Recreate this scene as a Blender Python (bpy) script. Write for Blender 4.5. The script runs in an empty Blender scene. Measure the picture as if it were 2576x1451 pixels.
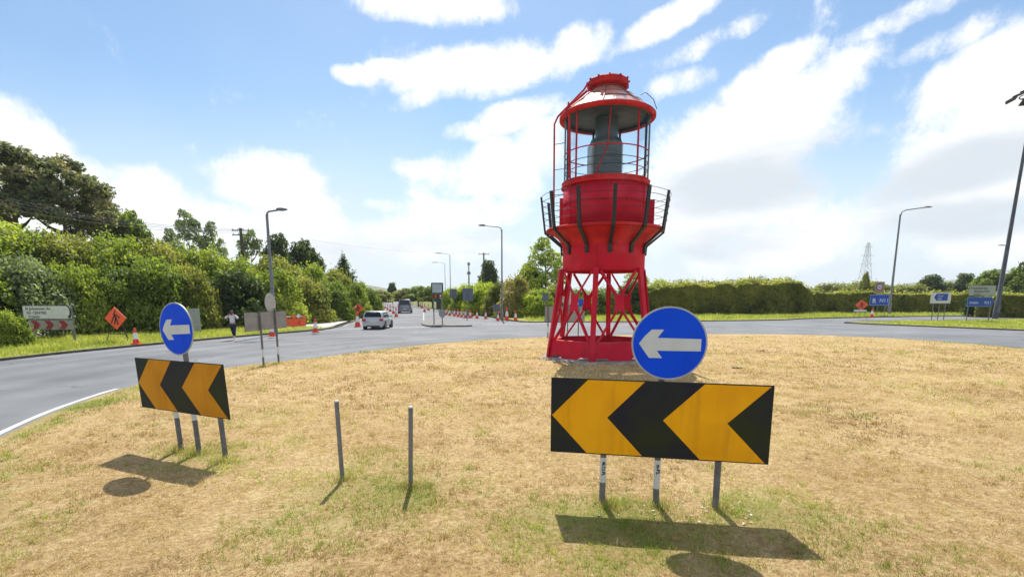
import bpy, bmesh, math, random
import numpy as np
from mathutils import Vector, Matrix
random.seed(7); rng = np.random.default_rng(7)
R = math.radians
S = bpy.context.scene
COL = S.collection

# ------------------------------------------------------------------ camera, world, sun, exposure
CAM_H = 2.6; FPX = 1288.0; TH = math.atan(.159); HOR = 748.0; YP = HOR + FPX*math.tan(TH)
cam_d = bpy.data.cameras.new('camera'); cam = bpy.data.objects.new('camera', cam_d); COL.objects.link(cam)
cam.location = (0, 0, CAM_H); cam.rotation_euler = (R(90)-TH, 0, 0)
cam_d.sensor_width = 36; cam_d.lens = 18.0; cam_d.shift_y = (YP-725.5)/2576; cam_d.clip_start = .1; cam_d.clip_end = 9000
S.camera = cam

SUN_EL, SUN_AZ = R(54), R(3)     # azimuth: to the left of +Y (straight ahead)
SKY = .10
def world():
    w = bpy.data.worlds.new('World'); S.world = w; w.use_nodes = True
    nt = w.node_tree; nt.nodes.clear(); N = nt.nodes; L = nt.links
    def m(op, a, b=None, c=None, clamp=False):
        n = N.new('ShaderNodeMath'); n.operation = op; n.use_clamp = clamp
        for i, v in enumerate((a, b, c)):
            if v is None: continue
            if isinstance(v, (int, float)): n.inputs[i].default_value = v
            else: L.new(v, n.inputs[i])
        return n.outputs[0]
    tc = N.new('ShaderNodeTexCoord').outputs['Generated']
    sp = N.new('ShaderNodeSeparateXYZ'); L.new(tc, sp.inputs[0]); X, Y, Z = sp.outputs
    sky = N.new('ShaderNodeTexSky'); sky.sky_type = 'NISHITA'; sky.sun_disc = False
    sky.sun_elevation = SUN_EL; sky.sun_rotation = -SUN_AZ; sky.altitude = 0; sky.air_density = 1.0; sky.dust_density = .3; sky.ozone_density = 2.0
    az = m('ARCTAN2', X, Y); el = m('ARCSINE', Z)
    # cloud layer coordinates (flattened towards the horizon like a real layer)
    zz = m('ADD', m('MAXIMUM', Z, 0.0), .16)
    cb = N.new('ShaderNodeCombineXYZ'); L.new(m('DIVIDE', X, zz), cb.inputs[0]); L.new(m('DIVIDE', Y, zz), cb.inputs[1])
    def noise(vec, scale, detail, rough=.55, dist=0.):
        n = N.new('ShaderNodeTexNoise'); n.inputs['Scale'].default_value = scale; n.inputs['Detail'].default_value = detail
        n.inputs['Roughness'].default_value = rough; n.inputs['Distortion'].default_value = dist; L.new(vec, n.inputs['Vector']); return n.outputs[0]
    n1 = noise(tc, 8.0, 12, .66, .15); n2 = noise(tc, 2.6, 3, .5); n3 = noise(cb.outputs[0], 1.7, 6, .6, .3)
    def azel(px, py):
        x = (px-1288)/FPX; u = (YP-py)/FPX
        d = Vector((x, math.cos(TH)+u*math.sin(TH), -math.sin(TH)+u*math.cos(TH))).normalized()
        return math.atan2(d.x, d.y), math.asin(d.z), d
    # cumulus masses seen in the photograph: px, py, half sizes, weight, tilt
    B = [(20,380,160,105,1.1,.35),(170,450,130,90,1.1,.6),(380,530,190,95,1.1,.25),(230,560,280,120,1.1,.1),(660,455,150,68,1.2,.05),(760,485,90,26,.9,.35),(600,590,330,75,.9,0),(950,600,330,50,.8,.05),
         (1250,170,225,58,1.2,-.14),(1430,125,90,52,1.05,-.25),(1080,225,70,26,.6,-.5),(985,178,50,20,.8,0),(895,190,45,20,.65,0),
         (1080,5,190,50,1.05,0),(1690,50,110,34,.9,-.3),(1790,105,80,22,.4,-.3),(1320,290,90,34,.85,-.2),(1250,430,165,66,1.05,-.1),(1165,335,48,22,.65,0),(1100,425,70,26,.6,0),(1370,370,70,90,1,0),
         (1170,545,200,44,.7,-.2),(920,512,70,14,.5,.1),(1880,370,290,130,1.3,-.25),(2010,270,190,75,1.1,-.35),(1830,480,290,120,1.2,-.1),(1930,190,100,38,.75,-.3),(1725,205,60,24,.5,-.1),(2090,340,110,60,.9,-.2),
         (2400,460,330,130,1.25,-.35),(2520,300,150,130,1.15,-.4),(2200,540,240,80,1.1,-.45),(2470,180,180,70,.85,-.5),(2140,160,100,34,.5,-.25),(2330,20,170,30,.6,-.2),(2400,90,120,32,.55,-.15),
         (1750,580,240,60,.9,0),(2060,610,340,60,.9,-.1),(2480,600,200,60,.9,0)]
    field = None
    for (px, py, a, b, wgt, tilt) in B:
        A0, E0, d = azel(px, py); A1, _, _ = azel(px+a, py); _, E1, _ = azel(px, py-b)
        ra = abs(A1-A0)*1.12; re = abs(E1-E0)*1.12
        da = m('SUBTRACT', az, A0); de = m('SUBTRACT', el, E0)
        c, s = math.cos(tilt), math.sin(tilt)
        u = m('ADD', m('MULTIPLY', da, c/ra), m('MULTIPLY', de, -s/ra)); v = m('ADD', m('MULTIPLY', da, s/re), m('MULTIPLY', de, c/re))
        q = m('ADD', m('MULTIPLY', u, u), m('MULTIPLY', v, v))
        t = m('MULTIPLY', m('SUBTRACT', 1.0, q), wgt*.5)
        t = m('MAXIMUM', t, -.62)
        field = t if field is None else m('SMOOTH_MAX', field, t, .12)
    # elsewhere in the sky: the same broken cumulus; ahead of the camera the placed masses decide
    ahead = N.new('ShaderNodeMapRange'); ahead.interpolation_type = 'SMOOTHSTEP'; L.new(Y, ahead.inputs[0]); ahead.inputs[1].default_value = .0; ahead.inputs[2].default_value = .5
    gen = m('MULTIPLY', m('SUBTRACT', n3, .47), 2.2)
    mx = N.new('ShaderNodeMix'); mx.data_type = 'FLOAT'; L.new(ahead.outputs[0], mx.inputs[0]); L.new(gen, mx.inputs[2]); L.new(field, mx.inputs[3])
    f = m('ADD', mx.outputs[0], m('MULTIPLY', m('SUBTRACT', n1, .47), 2.7))
    f = m('ADD', f, m('MULTIPLY', m('SUBTRACT', n3, .5), .15))
    dens = N.new('ShaderNodeMapRange'); dens.interpolation_type = 'SMOOTHSTEP'; L.new(f, dens.inputs[0]); dens.inputs[1].default_value = -.18; dens.inputs[2].default_value = .46
    # thin milky veil that thickens towards the horizon
    veil = N.new('ShaderNodeMapRange'); veil.interpolation_type = 'SMOOTHSTEP'; L.new(Z, veil.inputs[0])
    veil.inputs[1].default_value = .34; veil.inputs[2].default_value = .0; veil.inputs[3].default_value = 0; veil.inputs[4].default_value = .93
    vl = m('ADD', veil.outputs[0], m('MULTIPLY', m('SUBTRACT', n2, .45), .5), clamp=True)
    vl = m('MAXIMUM', vl, m('MULTIPLY', veil.outputs[0], .9))
    # cloud body: white sunlit rims, pale grey undersides in the big masses
    mpz = N.new('ShaderNodeMapping'); mpz.inputs['Scale'].default_value = (1, 1, 3.5); L.new(tc, mpz.inputs[0]); n4 = noise(mpz.outputs[0], 3.2, 6, .55)
    grey = None
    for (px, py, a, b, wgt, tilt) in [(1860,465,290,95,1.1,-.12),(2050,400,160,60,.8,-.2),(2400,430,260,70,.9,-.2),(2380,560,330,60,.9,-.1),(1780,600,300,50,.7,0),(1000,620,300,50,.6,0)]:
        A0, E0, d = azel(px, py); A1, _, _ = azel(px+a, py); _, E1, _ = azel(px, py-b); ra = abs(A1-A0)*1.12; re = abs(E1-E0)*1.12
        da = m('SUBTRACT', az, A0); de = m('SUBTRACT', el, E0); c, s = math.cos(tilt), math.sin(tilt)
        u = m('ADD', m('MULTIPLY', da, c/ra), m('MULTIPLY', de, -s/ra)); v = m('ADD', m('MULTIPLY', da, s/re), m('MULTIPLY', de, c/re))
        t = m('MAXIMUM', m('MULTIPLY', m('SUBTRACT', 1.0, m('ADD', m('MULTIPLY', u, u), m('MULTIPLY', v, v))), wgt), -1.0); grey = t if grey is None else m('SMOOTH_MAX', grey, t, .3)
    gm = N.new('ShaderNodeMix'); gm.data_type = 'FLOAT'; L.new(ahead.outputs[0], gm.inputs[0]); L.new(m('MULTIPLY', gen, 1.2), gm.inputs[2]); L.new(grey, gm.inputs[3])
    thick = N.new('ShaderNodeMapRange'); thick.interpolation_type = 'SMOOTHSTEP'; L.new(m('ADD', gm.outputs[0], m('MULTIPLY', m('SUBTRACT', n4, .5), 3.2)), thick.inputs[0])
    thick.inputs[1].default_value = -.15; thick.inputs[2].default_value = 1.0
    cc = N.new('ShaderNodeMix'); cc.data_type = 'RGBA'; L.new(m('MULTIPLY', thick.outputs[0], .85), cc.inputs[0])
    k = 1/SKY
    cc.inputs[6].default_value = (.80*k, .81*k, .82*k, 1); cc.inputs[7].default_value = (.50*k, .55*k, .60*k, 1)
    tint = N.new('ShaderNodeMix'); tint.data_type = 'RGBA'; tint.blend_type = 'MULTIPLY'; tint.inputs[0].default_value = 1
    L.new(sky.outputs[0], tint.inputs[6]); tint.inputs[7].default_value = (SKYT[0], SKYT[1], SKYT[2], 1)
    veilc = N.new('ShaderNodeMix'); veilc.data_type = 'RGBA'; L.new(vl, veilc.inputs[0]); L.new(tint.outputs[2], veilc.inputs[6]); veilc.inputs[7].default_value = (.60*k, .66*k, .70*k, 1)
    o = N.new('ShaderNodeMix'); o.data_type = 'RGBA'; L.new(dens.outputs[0], o.inputs[0]); L.new(veilc.outputs[2], o.inputs[6]); L.new(cc.outputs[2], o.inputs[7])
    bg = N.new('ShaderNodeBackground'); bg.inputs[1].default_value = SKY; L.new(o.outputs[2], bg.inputs[0])
    out = N.new('ShaderNodeOutputWorld'); L.new(bg.outputs[0], out.inputs[0])
SKYT = (.96, 1.05, 1.05)
world()
sd = bpy.data.lights.new('sun', 'SUN'); sd.energy = 4.9; sd.angle = R(.5); sd.color = (1, .95, .86)
sun = bpy.data.objects.new('sun', sd); COL.objects.link(sun)
sdir = Vector((-math.sin(SUN_AZ)*math.cos(SUN_EL), math.cos(SUN_AZ)*math.cos(SUN_EL), math.sin(SUN_EL)))
sun.rotation_euler = sdir.to_track_quat('Z', 'Y').to_euler(); sun.location = (0, 0, 50)
S.view_settings.view_transform = 'Standard'; S.view_settings.look = 'None'; S.view_settings.gamma = 1
S.view_settings.use_curve_mapping = False; S.view_settings.exposure = .48
S.render.engine = 'CYCLES'
S.cycles.max_bounces = 6; S.cycles.transparent_max_bounces = 8; S.cycles.volume_bounces = 0

# ------------------------------------------------------------------ survey helpers: bearings read from the photograph -> metres on the ground
def G(px, py, z=0.0):
    x = (px-1288)/FPX; u = (YP-py)/FPX
    d = Vector((x, math.cos(TH)+u*math.sin(TH), -math.sin(TH)+u*math.cos(TH))); k = (z-CAM_H)/d.z
    return Vector((d.x*k, d.y*k, z))
def hz(Y, py):
    u = (YP-py)/FPX
    return CAM_H + Y*(-math.sin(TH)+u*math.cos(TH))/(math.cos(TH)+u*math.sin(TH))
def xat(Y, z, px):
    return (px-1288)/FPX*(Y*math.cos(TH)-(z-CAM_H)*math.sin(TH))

# ------------------------------------------------------------------ materials
MATS = {}
def mat(name, col, rough=.6, metal=0., var=.0, scale=8., bump=0., col2=None, spec=.5, dirt=0.):
    if name in MATS: return MATS[name]
    m = bpy.data.materials.new(name); m.use_nodes = True; nt = m.node_tree; N = nt.nodes; L = nt.links
    b = N['Principled BSDF']; b.inputs['Roughness'].default_value = rough; b.inputs['Metallic'].default_value = metal
    b.inputs['Specular IOR Level'].default_value = spec
    c = (*col, 1)
    c2 = (*(col2 if col2 else [x*(1-var) for x in col]), 1)
    tc = N.new('ShaderNodeTexCoord'); ns = N.new('ShaderNodeTexNoise'); ns.inputs['Scale'].default_value = scale; ns.inputs['Detail'].default_value = 6
    L.new(tc.outputs['Object'], ns.inputs['Vector'])
    r = N.new('ShaderNodeValToRGB'); r.color_ramp.elements[0].position = .35; r.color_ramp.elements[1].position = .65
    r.color_ramp.elements[0].color = c2; r.color_ramp.elements[1].color = c
    L.new(ns.outputs[0], r.inputs[0]); L.new(r.outputs[0], b.inputs['Base Color'])
    mr = N.new('ShaderNodeMapRange'); mr.inputs[3].default_value = min(1, rough+.12); mr.inputs[4].default_value = max(.03, rough-.08)
    L.new(ns.outputs[0], mr.inputs[0]); L.new(mr.outputs[0], b.inputs['Roughness'])
    if bump:
        n2 = N.new('ShaderNodeTexNoise'); n2.inputs['Scale'].default_value = scale*6; n2.inputs['Detail'].default_value = 4; L.new(tc.outputs['Object'], n2.inputs['Vector'])
        bp = N.new('ShaderNodeBump'); bp.inputs['Strength'].default_value = bump; bp.inputs['Distance'].default_value = .02
        L.new(n2.outputs[0], bp.inputs['Height']); L.new(bp.outputs[0], b.inputs['Normal'])
    MATS[name] = m; return m

def leafmat(name, ca, cb, cc, trans=.35):
    """leaf colour from a per-leaf value and a patchy world-space noise; leaves let light through"""
    m = bpy.data.materials.new(name); m.use_nodes = True; nt = m.node_tree; N = nt.nodes; L = nt.links; N.clear()
    at = N.new('ShaderNodeAttribute'); at.attribute_name = 'v'
    g = N.new('ShaderNodeNewGeometry'); ns = N.new('ShaderNodeTexNoise'); ns.inputs['Scale'].default_value = .35; ns.inputs['Detail'].default_value = 3
    L.new(g.outputs['Position'], ns.inputs['Vector'])
    ad = N.new('ShaderNodeMath'); ad.operation = 'MULTIPLY_ADD'; L.new(at.outputs['Fac'], ad.inputs[0]); ad.inputs[1].default_value = .5
    sb = N.new('ShaderNodeMapRange'); L.new(ns.outputs[0], sb.inputs[0]); sb.inputs[1].default_value = .3; sb.inputs[2].default_value = .7; sb.inputs[4].default_value = .5
    L.new(sb.outputs[0], ad.inputs[2])
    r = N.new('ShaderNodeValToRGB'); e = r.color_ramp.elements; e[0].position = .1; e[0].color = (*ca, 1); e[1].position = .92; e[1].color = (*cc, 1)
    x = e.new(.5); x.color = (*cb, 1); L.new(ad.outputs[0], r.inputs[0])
    d = N.new('ShaderNodeBsdfPrincipled'); d.inputs['Roughness'].default_value = .55; d.inputs['Specular IOR Level'].default_value = .35; L.new(r.outputs[0], d.inputs['Base Color'])
    t = N.new('ShaderNodeBsdfTranslucent')
    tm = N.new('ShaderNodeMix'); tm.data_type = 'RGBA'; tm.blend_type = 'MULTIPLY'; tm.inputs[0].default_value = 1; L.new(r.outputs[0], tm.inputs[6]); tm.inputs[7].default_value = (1.5, 1.6, .7, 1)
    L.new(tm.outputs[2], t.inputs[0])
    mx = N.new('ShaderNodeMixShader'); mx.inputs[0].default_value = trans; L.new(d.outputs[0], mx.inputs[1]); L.new(t.outputs[0], mx.inputs[2])
    o = N.new('ShaderNodeOutputMaterial'); L.new(mx.outputs[0], o.inputs[0]); MATS[name] = m; return m

def grassmat(name, dry1, dry2, dry3, green, rough=.9, bump=.6, geomscale=1.0, attr=True):
    m = bpy.data.materials.new(name); m.use_nodes = True; nt = m.node_tree; N = nt.nodes; L = nt.links
    b = N['Principled BSDF']; b.inputs['Roughness'].default_value = rough; b.inputs['Specular IOR Level'].default_value = .15
    g = N.new('ShaderNodeNewGeometry')
    def ns(s, d, ro=.6):
        n = N.new('ShaderNodeTexNoise'); n.inputs['Scale'].default_value = s; n.inputs['Detail'].default_value = d; n.inputs['Roughness'].default_value = ro
        L.new(g.outputs['Position'], n.inputs['Vector']); return n.outputs[0]
    a = ns(.5, 4); f = ns(14*geomscale, 8, .75); mid = ns(3.2, 6, .7)
    r = N.new('ShaderNodeValToRGB'); e = r.color_ramp.elements; e[0].position = .34; e[0].color = (*dry1, 1); e[1].position = .66; e[1].color = (*dry3, 1); x = e.new(.5); x.color = (*dry2, 1)
    k = N.new('ShaderNodeMath'); k.operation = 'MULTIPLY_ADD'; L.new(f, k.inputs[0]); k.inputs[1].default_value = .75
    k2 = N.new('ShaderNodeMath'); k2.operation = 'MULTIPLY'; L.new(mid, k2.inputs[0]); k2.inputs[1].default_value = .25; L.new(k2.outputs[0], k.inputs[2])
    L.new(k.outputs[0], r.inputs[0])
    at = N.new('ShaderNodeAttribute'); at.attribute_name = 'green'
    mg = N.new('ShaderNodeMath'); mg.operation = 'ADD'; L.new(at.outputs['Fac'], mg.inputs[0])
    k3 = N.new('ShaderNodeMath'); k3.operation = 'MULTIPLY_ADD'; L.new(mid, k3.inputs[0]); k3.inputs[1].default_value = 1.4; k3.inputs[2].default_value = -.78; L.new(k3.outputs[0], mg.inputs[1]); mg.use_clamp = True
    mx = N.new('ShaderNodeMix'); mx.data_type = 'RGBA'; L.new(mg.outputs[0], mx.inputs[0]); L.new(r.outputs[0], mx.inputs[6]); mx.inputs[7].default_value = (*green, 1)
    hs = N.new('ShaderNodeMix'); hs.data_type = 'RGBA'; hs.blend_type = 'MULTIPLY'; hs.inputs[0].default_value = 1
    rr = N.new('ShaderNodeValToRGB'); rr.color_ramp.elements[0].position = .3; rr.color_ramp.elements[0].color = (.82, .74, .66, 1); rr.color_ramp.elements[1].position = .66; rr.color_ramp.elements[1].color = (1.04, 1.02, 1, 1)
    L.new(a, rr.inputs[0]); L.new(mx.outputs[2], hs.inputs[6]); L.new(rr.outputs[0], hs.inputs[7]); L.new(hs.outputs[2], b.inputs['Base Color'])
    bp = N.new('ShaderNodeBump'); bp.inputs['Strength'].default_value = bump; bp.inputs['Distance'].default_value = .06; L.new(f, bp.inputs['Height']); L.new(bp.outputs[0], b.inputs['Normal'])
    MATS[name] = m; return m

def asphalt():
    m = bpy.data.materials.new('asphalt'); m.use_nodes = True; nt = m.node_tree; N = nt.nodes; L = nt.links; b = N['Principled BSDF']
    g = N.new('ShaderNodeNewGeometry'); 
    def ns(s, d, sc=(1, 1, 1)):
        mp = N.new('ShaderNodeMapping'); mp.inputs['Scale'].default_value = sc; L.new(g.outputs['Position'], mp.inputs[0])
        n = N.new('ShaderNodeTexNoise'); n.inputs['Scale'].default_value = s; n.inputs['Detail'].default_value = d; L.new(mp.outputs[0], n.inputs['Vector']); return n.outputs[0]
    a = ns(.25, 5); f = ns(60, 3)
    # worn wheel tracks following the circulating lane
    dist = N.new('ShaderNodeVectorMath'); dist.operation = 'DISTANCE'; L.new(g.outputs['Position'], dist.inputs[0]); dist.inputs[1].default_value = (8, 18, 0)
    w = N.new('ShaderNodeMath'); w.operation = 'SINE'; q = N.new('ShaderNodeMath'); q.operation = 'MULTIPLY'; L.new(dist.outputs['Value'], q.inputs[0]); q.inputs[1].default_value = 3.3; L.new(q.outputs[0], w.inputs[0])
    s = N.new('ShaderNodeMath'); s.operation = 'MULTIPLY_ADD'; L.new(w.outputs[0], s.inputs[0]); s.inputs[1].default_value = .07; L.new(a, s.inputs[2])
    s2 = N.new('ShaderNodeMath'); s2.operation = 'MULTIPLY_ADD'; L.new(f, s2.inputs[0]); s2.inputs[1].default_value = .25; L.new(s.outputs[0], s2.inputs[2])
    r = N.new('ShaderNodeValToRGB'); e = r.color_ramp.elements; e[0].position = .42; e[0].color = (.115, .12, .13, 1); e[1].position = .85; e[1].color = (.20, .205, .215, 1)
    L.new(s2.outputs[0], r.inputs[0]); 
    vo = N.new('ShaderNodeTexVoronoi'); vo.feature = 'DISTANCE_TO_EDGE'; vo.inputs['Scale'].default_value = .16; wob = N.new('ShaderNodeVectorMath'); wob.operation = 'ADD'; nz = N.new('ShaderNodeTexNoise'); nz.inputs['Scale'].default_value = .8; nz.inputs['Detail'].default_value = 5; L.new(g.outputs['Position'], nz.inputs['Vector'])
    sc_ = N.new('ShaderNodeVectorMath'); sc_.operation = 'SCALE'; sc_.inputs['Scale'].default_value = 2.4; L.new(nz.outputs['Color'], sc_.inputs[0]); L.new(g.outputs['Position'], wob.inputs[0]); L.new(sc_.outputs[0], wob.inputs[1]); L.new(wob.outputs[0], vo.inputs['Vector'])
    ck = N.new('ShaderNodeMapRange'); L.new(vo.outputs['Distance'], ck.inputs[0]); ck.inputs[1].default_value = .002; ck.inputs[2].default_value = .009; ck.inputs[3].default_value = .62; ck.inputs[4].default_value = 1
    v2 = N.new('ShaderNodeTexVoronoi'); v2.inputs['Scale'].default_value = .11; L.new(g.outputs['Position'], v2.inputs['Vector']); sx_ = N.new('ShaderNodeSeparateColor'); L.new(v2.outputs['Color'], sx_.inputs[0])
    pt = N.new('ShaderNodeMapRange'); L.new(sx_.outputs[0], pt.inputs[0]); pt.inputs[3].default_value = .90; pt.inputs[4].default_value = 1.07
    mu = N.new('ShaderNodeMath'); mu.operation = 'MULTIPLY'; L.new(ck.outputs[0], mu.inputs[0]); L.new(pt.outputs[0], mu.inputs[1])
    fm = N.new('ShaderNodeMix'); fm.data_type = 'RGBA'; fm.blend_type = 'MULTIPLY'; fm.inputs[0].default_value = 1; L.new(r.outputs[0], fm.inputs[6]); L.new(mu.outputs[0], fm.inputs[7])
    L.new(fm.outputs[2], b.inputs['Base Color']); b.inputs['Roughness'].default_value = .8; b.inputs['Specular IOR Level'].default_value = .3
    bp = N.new('ShaderNodeBump'); bp.inputs['Strength'].default_value = .3; bp.inputs['Distance'].default_value = .01; L.new(f, bp.inputs['Height']); L.new(bp.outputs[0], b.inputs['Normal'])
    MATS['asphalt'] = m; return m

def glassmat():
    m = bpy.data.materials.new('lantern_glass'); m.use_nodes = True; nt = m.node_tree; N = nt.nodes; L = nt.links; N.clear()
    t = N.new('ShaderNodeBsdfTransparent'); t.inputs[0].default_value = (.96, .98, .98, 1)
    gl = N.new('ShaderNodeBsdfGlossy'); gl.inputs['Roughness'].default_value = .05; gl.inputs[0].default_value = (.9, .95, 1, 1)
    fr = N.new('ShaderNodeFresnel'); fr.inputs[0].default_value = 1.4
    mr = N.new('ShaderNodeMath'); mr.operation = 'MULTIPLY'; L.new(fr.outputs[0], mr.inputs[0]); mr.inputs[1].default_value = .22
    mx = N.new('ShaderNodeMixShader'); L.new(mr.outputs[0], mx.inputs[0]); L.new(t.outputs[0], mx.inputs[1]); L.new(gl.outputs[0], mx.inputs[2])
    o = N.new('ShaderNodeOutputMaterial'); L.new(mx.outputs[0], o.inputs[0]); MATS['glass'] = m; return m

def streaky(name, ca, cb, cc, rough, c3=(.62, .10, .12)):
    m = mat(name, ca, rough, 0, col2=cb, scale=2.2, bump=.1, spec=.15); nt = m.node_tree; N = nt.nodes; L = nt.links; b = N['Principled BSDF']; old = b.inputs['Base Color'].links[0].from_socket
    g = N.new('ShaderNodeNewGeometry'); mp = N.new('ShaderNodeMapping'); mp.inputs['Scale'].default_value = (5, 5, .55); L.new(g.outputs['Position'], mp.inputs[0])
    n = N.new('ShaderNodeTexNoise'); n.inputs['Scale'].default_value = 1.6; n.inputs['Detail'].default_value = 7; n.inputs['Roughness'].default_value = .65; L.new(mp.outputs[0], n.inputs['Vector'])
    r = N.new('ShaderNodeValToRGB'); r.color_ramp.elements[0].position = .50; r.color_ramp.elements[1].position = .74; r.color_ramp.elements[0].color = (0, 0, 0, 1); r.color_ramp.elements[1].color = (.75, .75, .75, 1); L.new(n.outputs[0], r.inputs[0])
    x = N.new('ShaderNodeMix'); x.data_type = 'RGBA'; L.new(r.outputs[0], x.inputs[0]); L.new(old, x.inputs[6]); x.inputs[7].default_value = (*cc, 1)
    n2 = N.new('ShaderNodeTexNoise'); n2.inputs['Scale'].default_value = .9; n2.inputs['Detail'].default_value = 5; L.new(g.outputs['Position'], n2.inputs['Vector'])
    x2 = N.new('ShaderNodeMix'); x2.data_type = 'RGBA'; mr = N.new('ShaderNodeMapRange'); L.new(n2.outputs[0], mr.inputs[0]); mr.inputs[1].default_value = .5; mr.inputs[2].default_value = .72; mr.inputs[4].default_value = .4; L.new(mr.outputs[0], x2.inputs[0])
    L.new(x.outputs[2], x2.inputs[6]); x2.inputs[7].default_value = (*c3, 1); L.new(x2.outputs[2], b.inputs['Base Color']); return m
RED = streaky('red_paint', (.58, .012, .042), (.47, .010, .036), (.30, .028, .025), .55, (.62, .07, .10))
REDW = streaky('red_paint_weathered', (.60, .024, .026), (.40, .015, .02), (.27, .04, .025), .6)
_unused = mat('red_primer', (.60, .018, .035), .45, 0, col2=(.46, .014, .028), scale=2.2, bump=.08, spec=.3)
_unused = mat('red_primer_b', (.60, .035, .022), .5, 0, col2=(.38, .018, .02), scale=5, bump=.12, spec=.3)
BLK = mat('black_paint', (.018, .022, .024), .5, 0, var=.3)
GALV = mat('galvanised_steel', (.20, .21, .22), .5, .35, var=.25, scale=6)
POSTG = mat('grey_post_paint', (.16, .165, .175), .6, .1, var=.35, scale=9)
ALU = mat('aluminium_back', (.30, .31, .31), .55, .2, var=.2, scale=3)
BLUE = mat('blue_sheeting', (.001, .075, .78), .5, 0, col2=(.001, .06, .68), scale=2, spec=.12)
WHT = mat('white_sheeting', (.62, .64, .62), .45, 0, var=.1, scale=5)
RIM = mat('grey_rim', (.45, .47, .47), .5, .2, var=.2)
AMB = mat('amber_sheeting', (.90, .42, .003), .5, 0, col2=(.82, .36, .003), scale=1.5, spec=.12)
AMB = streaky('amber_sheeting_aged', (.90, .42, .003), (.80, .35, .003), (.62, .27, .01), .5, (.95, .50, .02))
BLUE = streaky('blue_sheeting_aged', (.001, .075, .78), (.001, .06, .68), (.006, .07, .60), .5, (.01, .10, .80))
BLKS = mat('black_sheeting', (.018, .017, .03), .5, 0, col2=(.028, .035, .012), scale=1.6, spec=.15)
ORG = mat('orange_sheeting', (.95, .12, .04), .5, 0, var=.15, scale=3)
CONE = mat('cone_orange', (.78, .06, .02), .5, 0, var=.2)
COPPER = mat('copper_sheet', (.92, .60, .50), .3, .65, col2=(.66, .34, .27), scale=3, bump=.05)
LENSD = mat('lining_blue_grey', (.055, .085, .12), .5, 0, var=.3, scale=3)
LENS = mat('lens_grey', (.085, .12, .135), .35, .1, var=.3, scale=3)
DARKG = mat('dark_green_grey', (.035, .06, .06), .5, .2, var=.3)
CONC = mat('concrete', (.34, .31, .26), .9, 0, var=.35, scale=5, bump=.3)
KERB = mat('kerb_stone', (.10, .095, .085), .9, 0, var=.5, scale=3, bump=.4)
PAVE = mat('pale_footpath', (.50, .48, .43), .9, 0, var=.2, scale=1.5, bump=.2)
WOOD = mat('weathered_wood', (.10, .085, .065), .85, 0, var=.4, scale=6, bump=.3)
BARK = mat('bark', (.12, .09, .06), .9, 0, var=.5, scale=5, bump=.5)
GLASSD = mat('dark_glass', (.012, .016, .02), .08, 0, var=.1)
RUB = mat('rubber', (.015, .015, .016), .75, 0, var=.3)
PAINTW = mat('road_paint', (.62, .62, .58), .7, 0, var=.3, scale=2)
GLS = glassmat(); ASP = asphalt()

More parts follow.
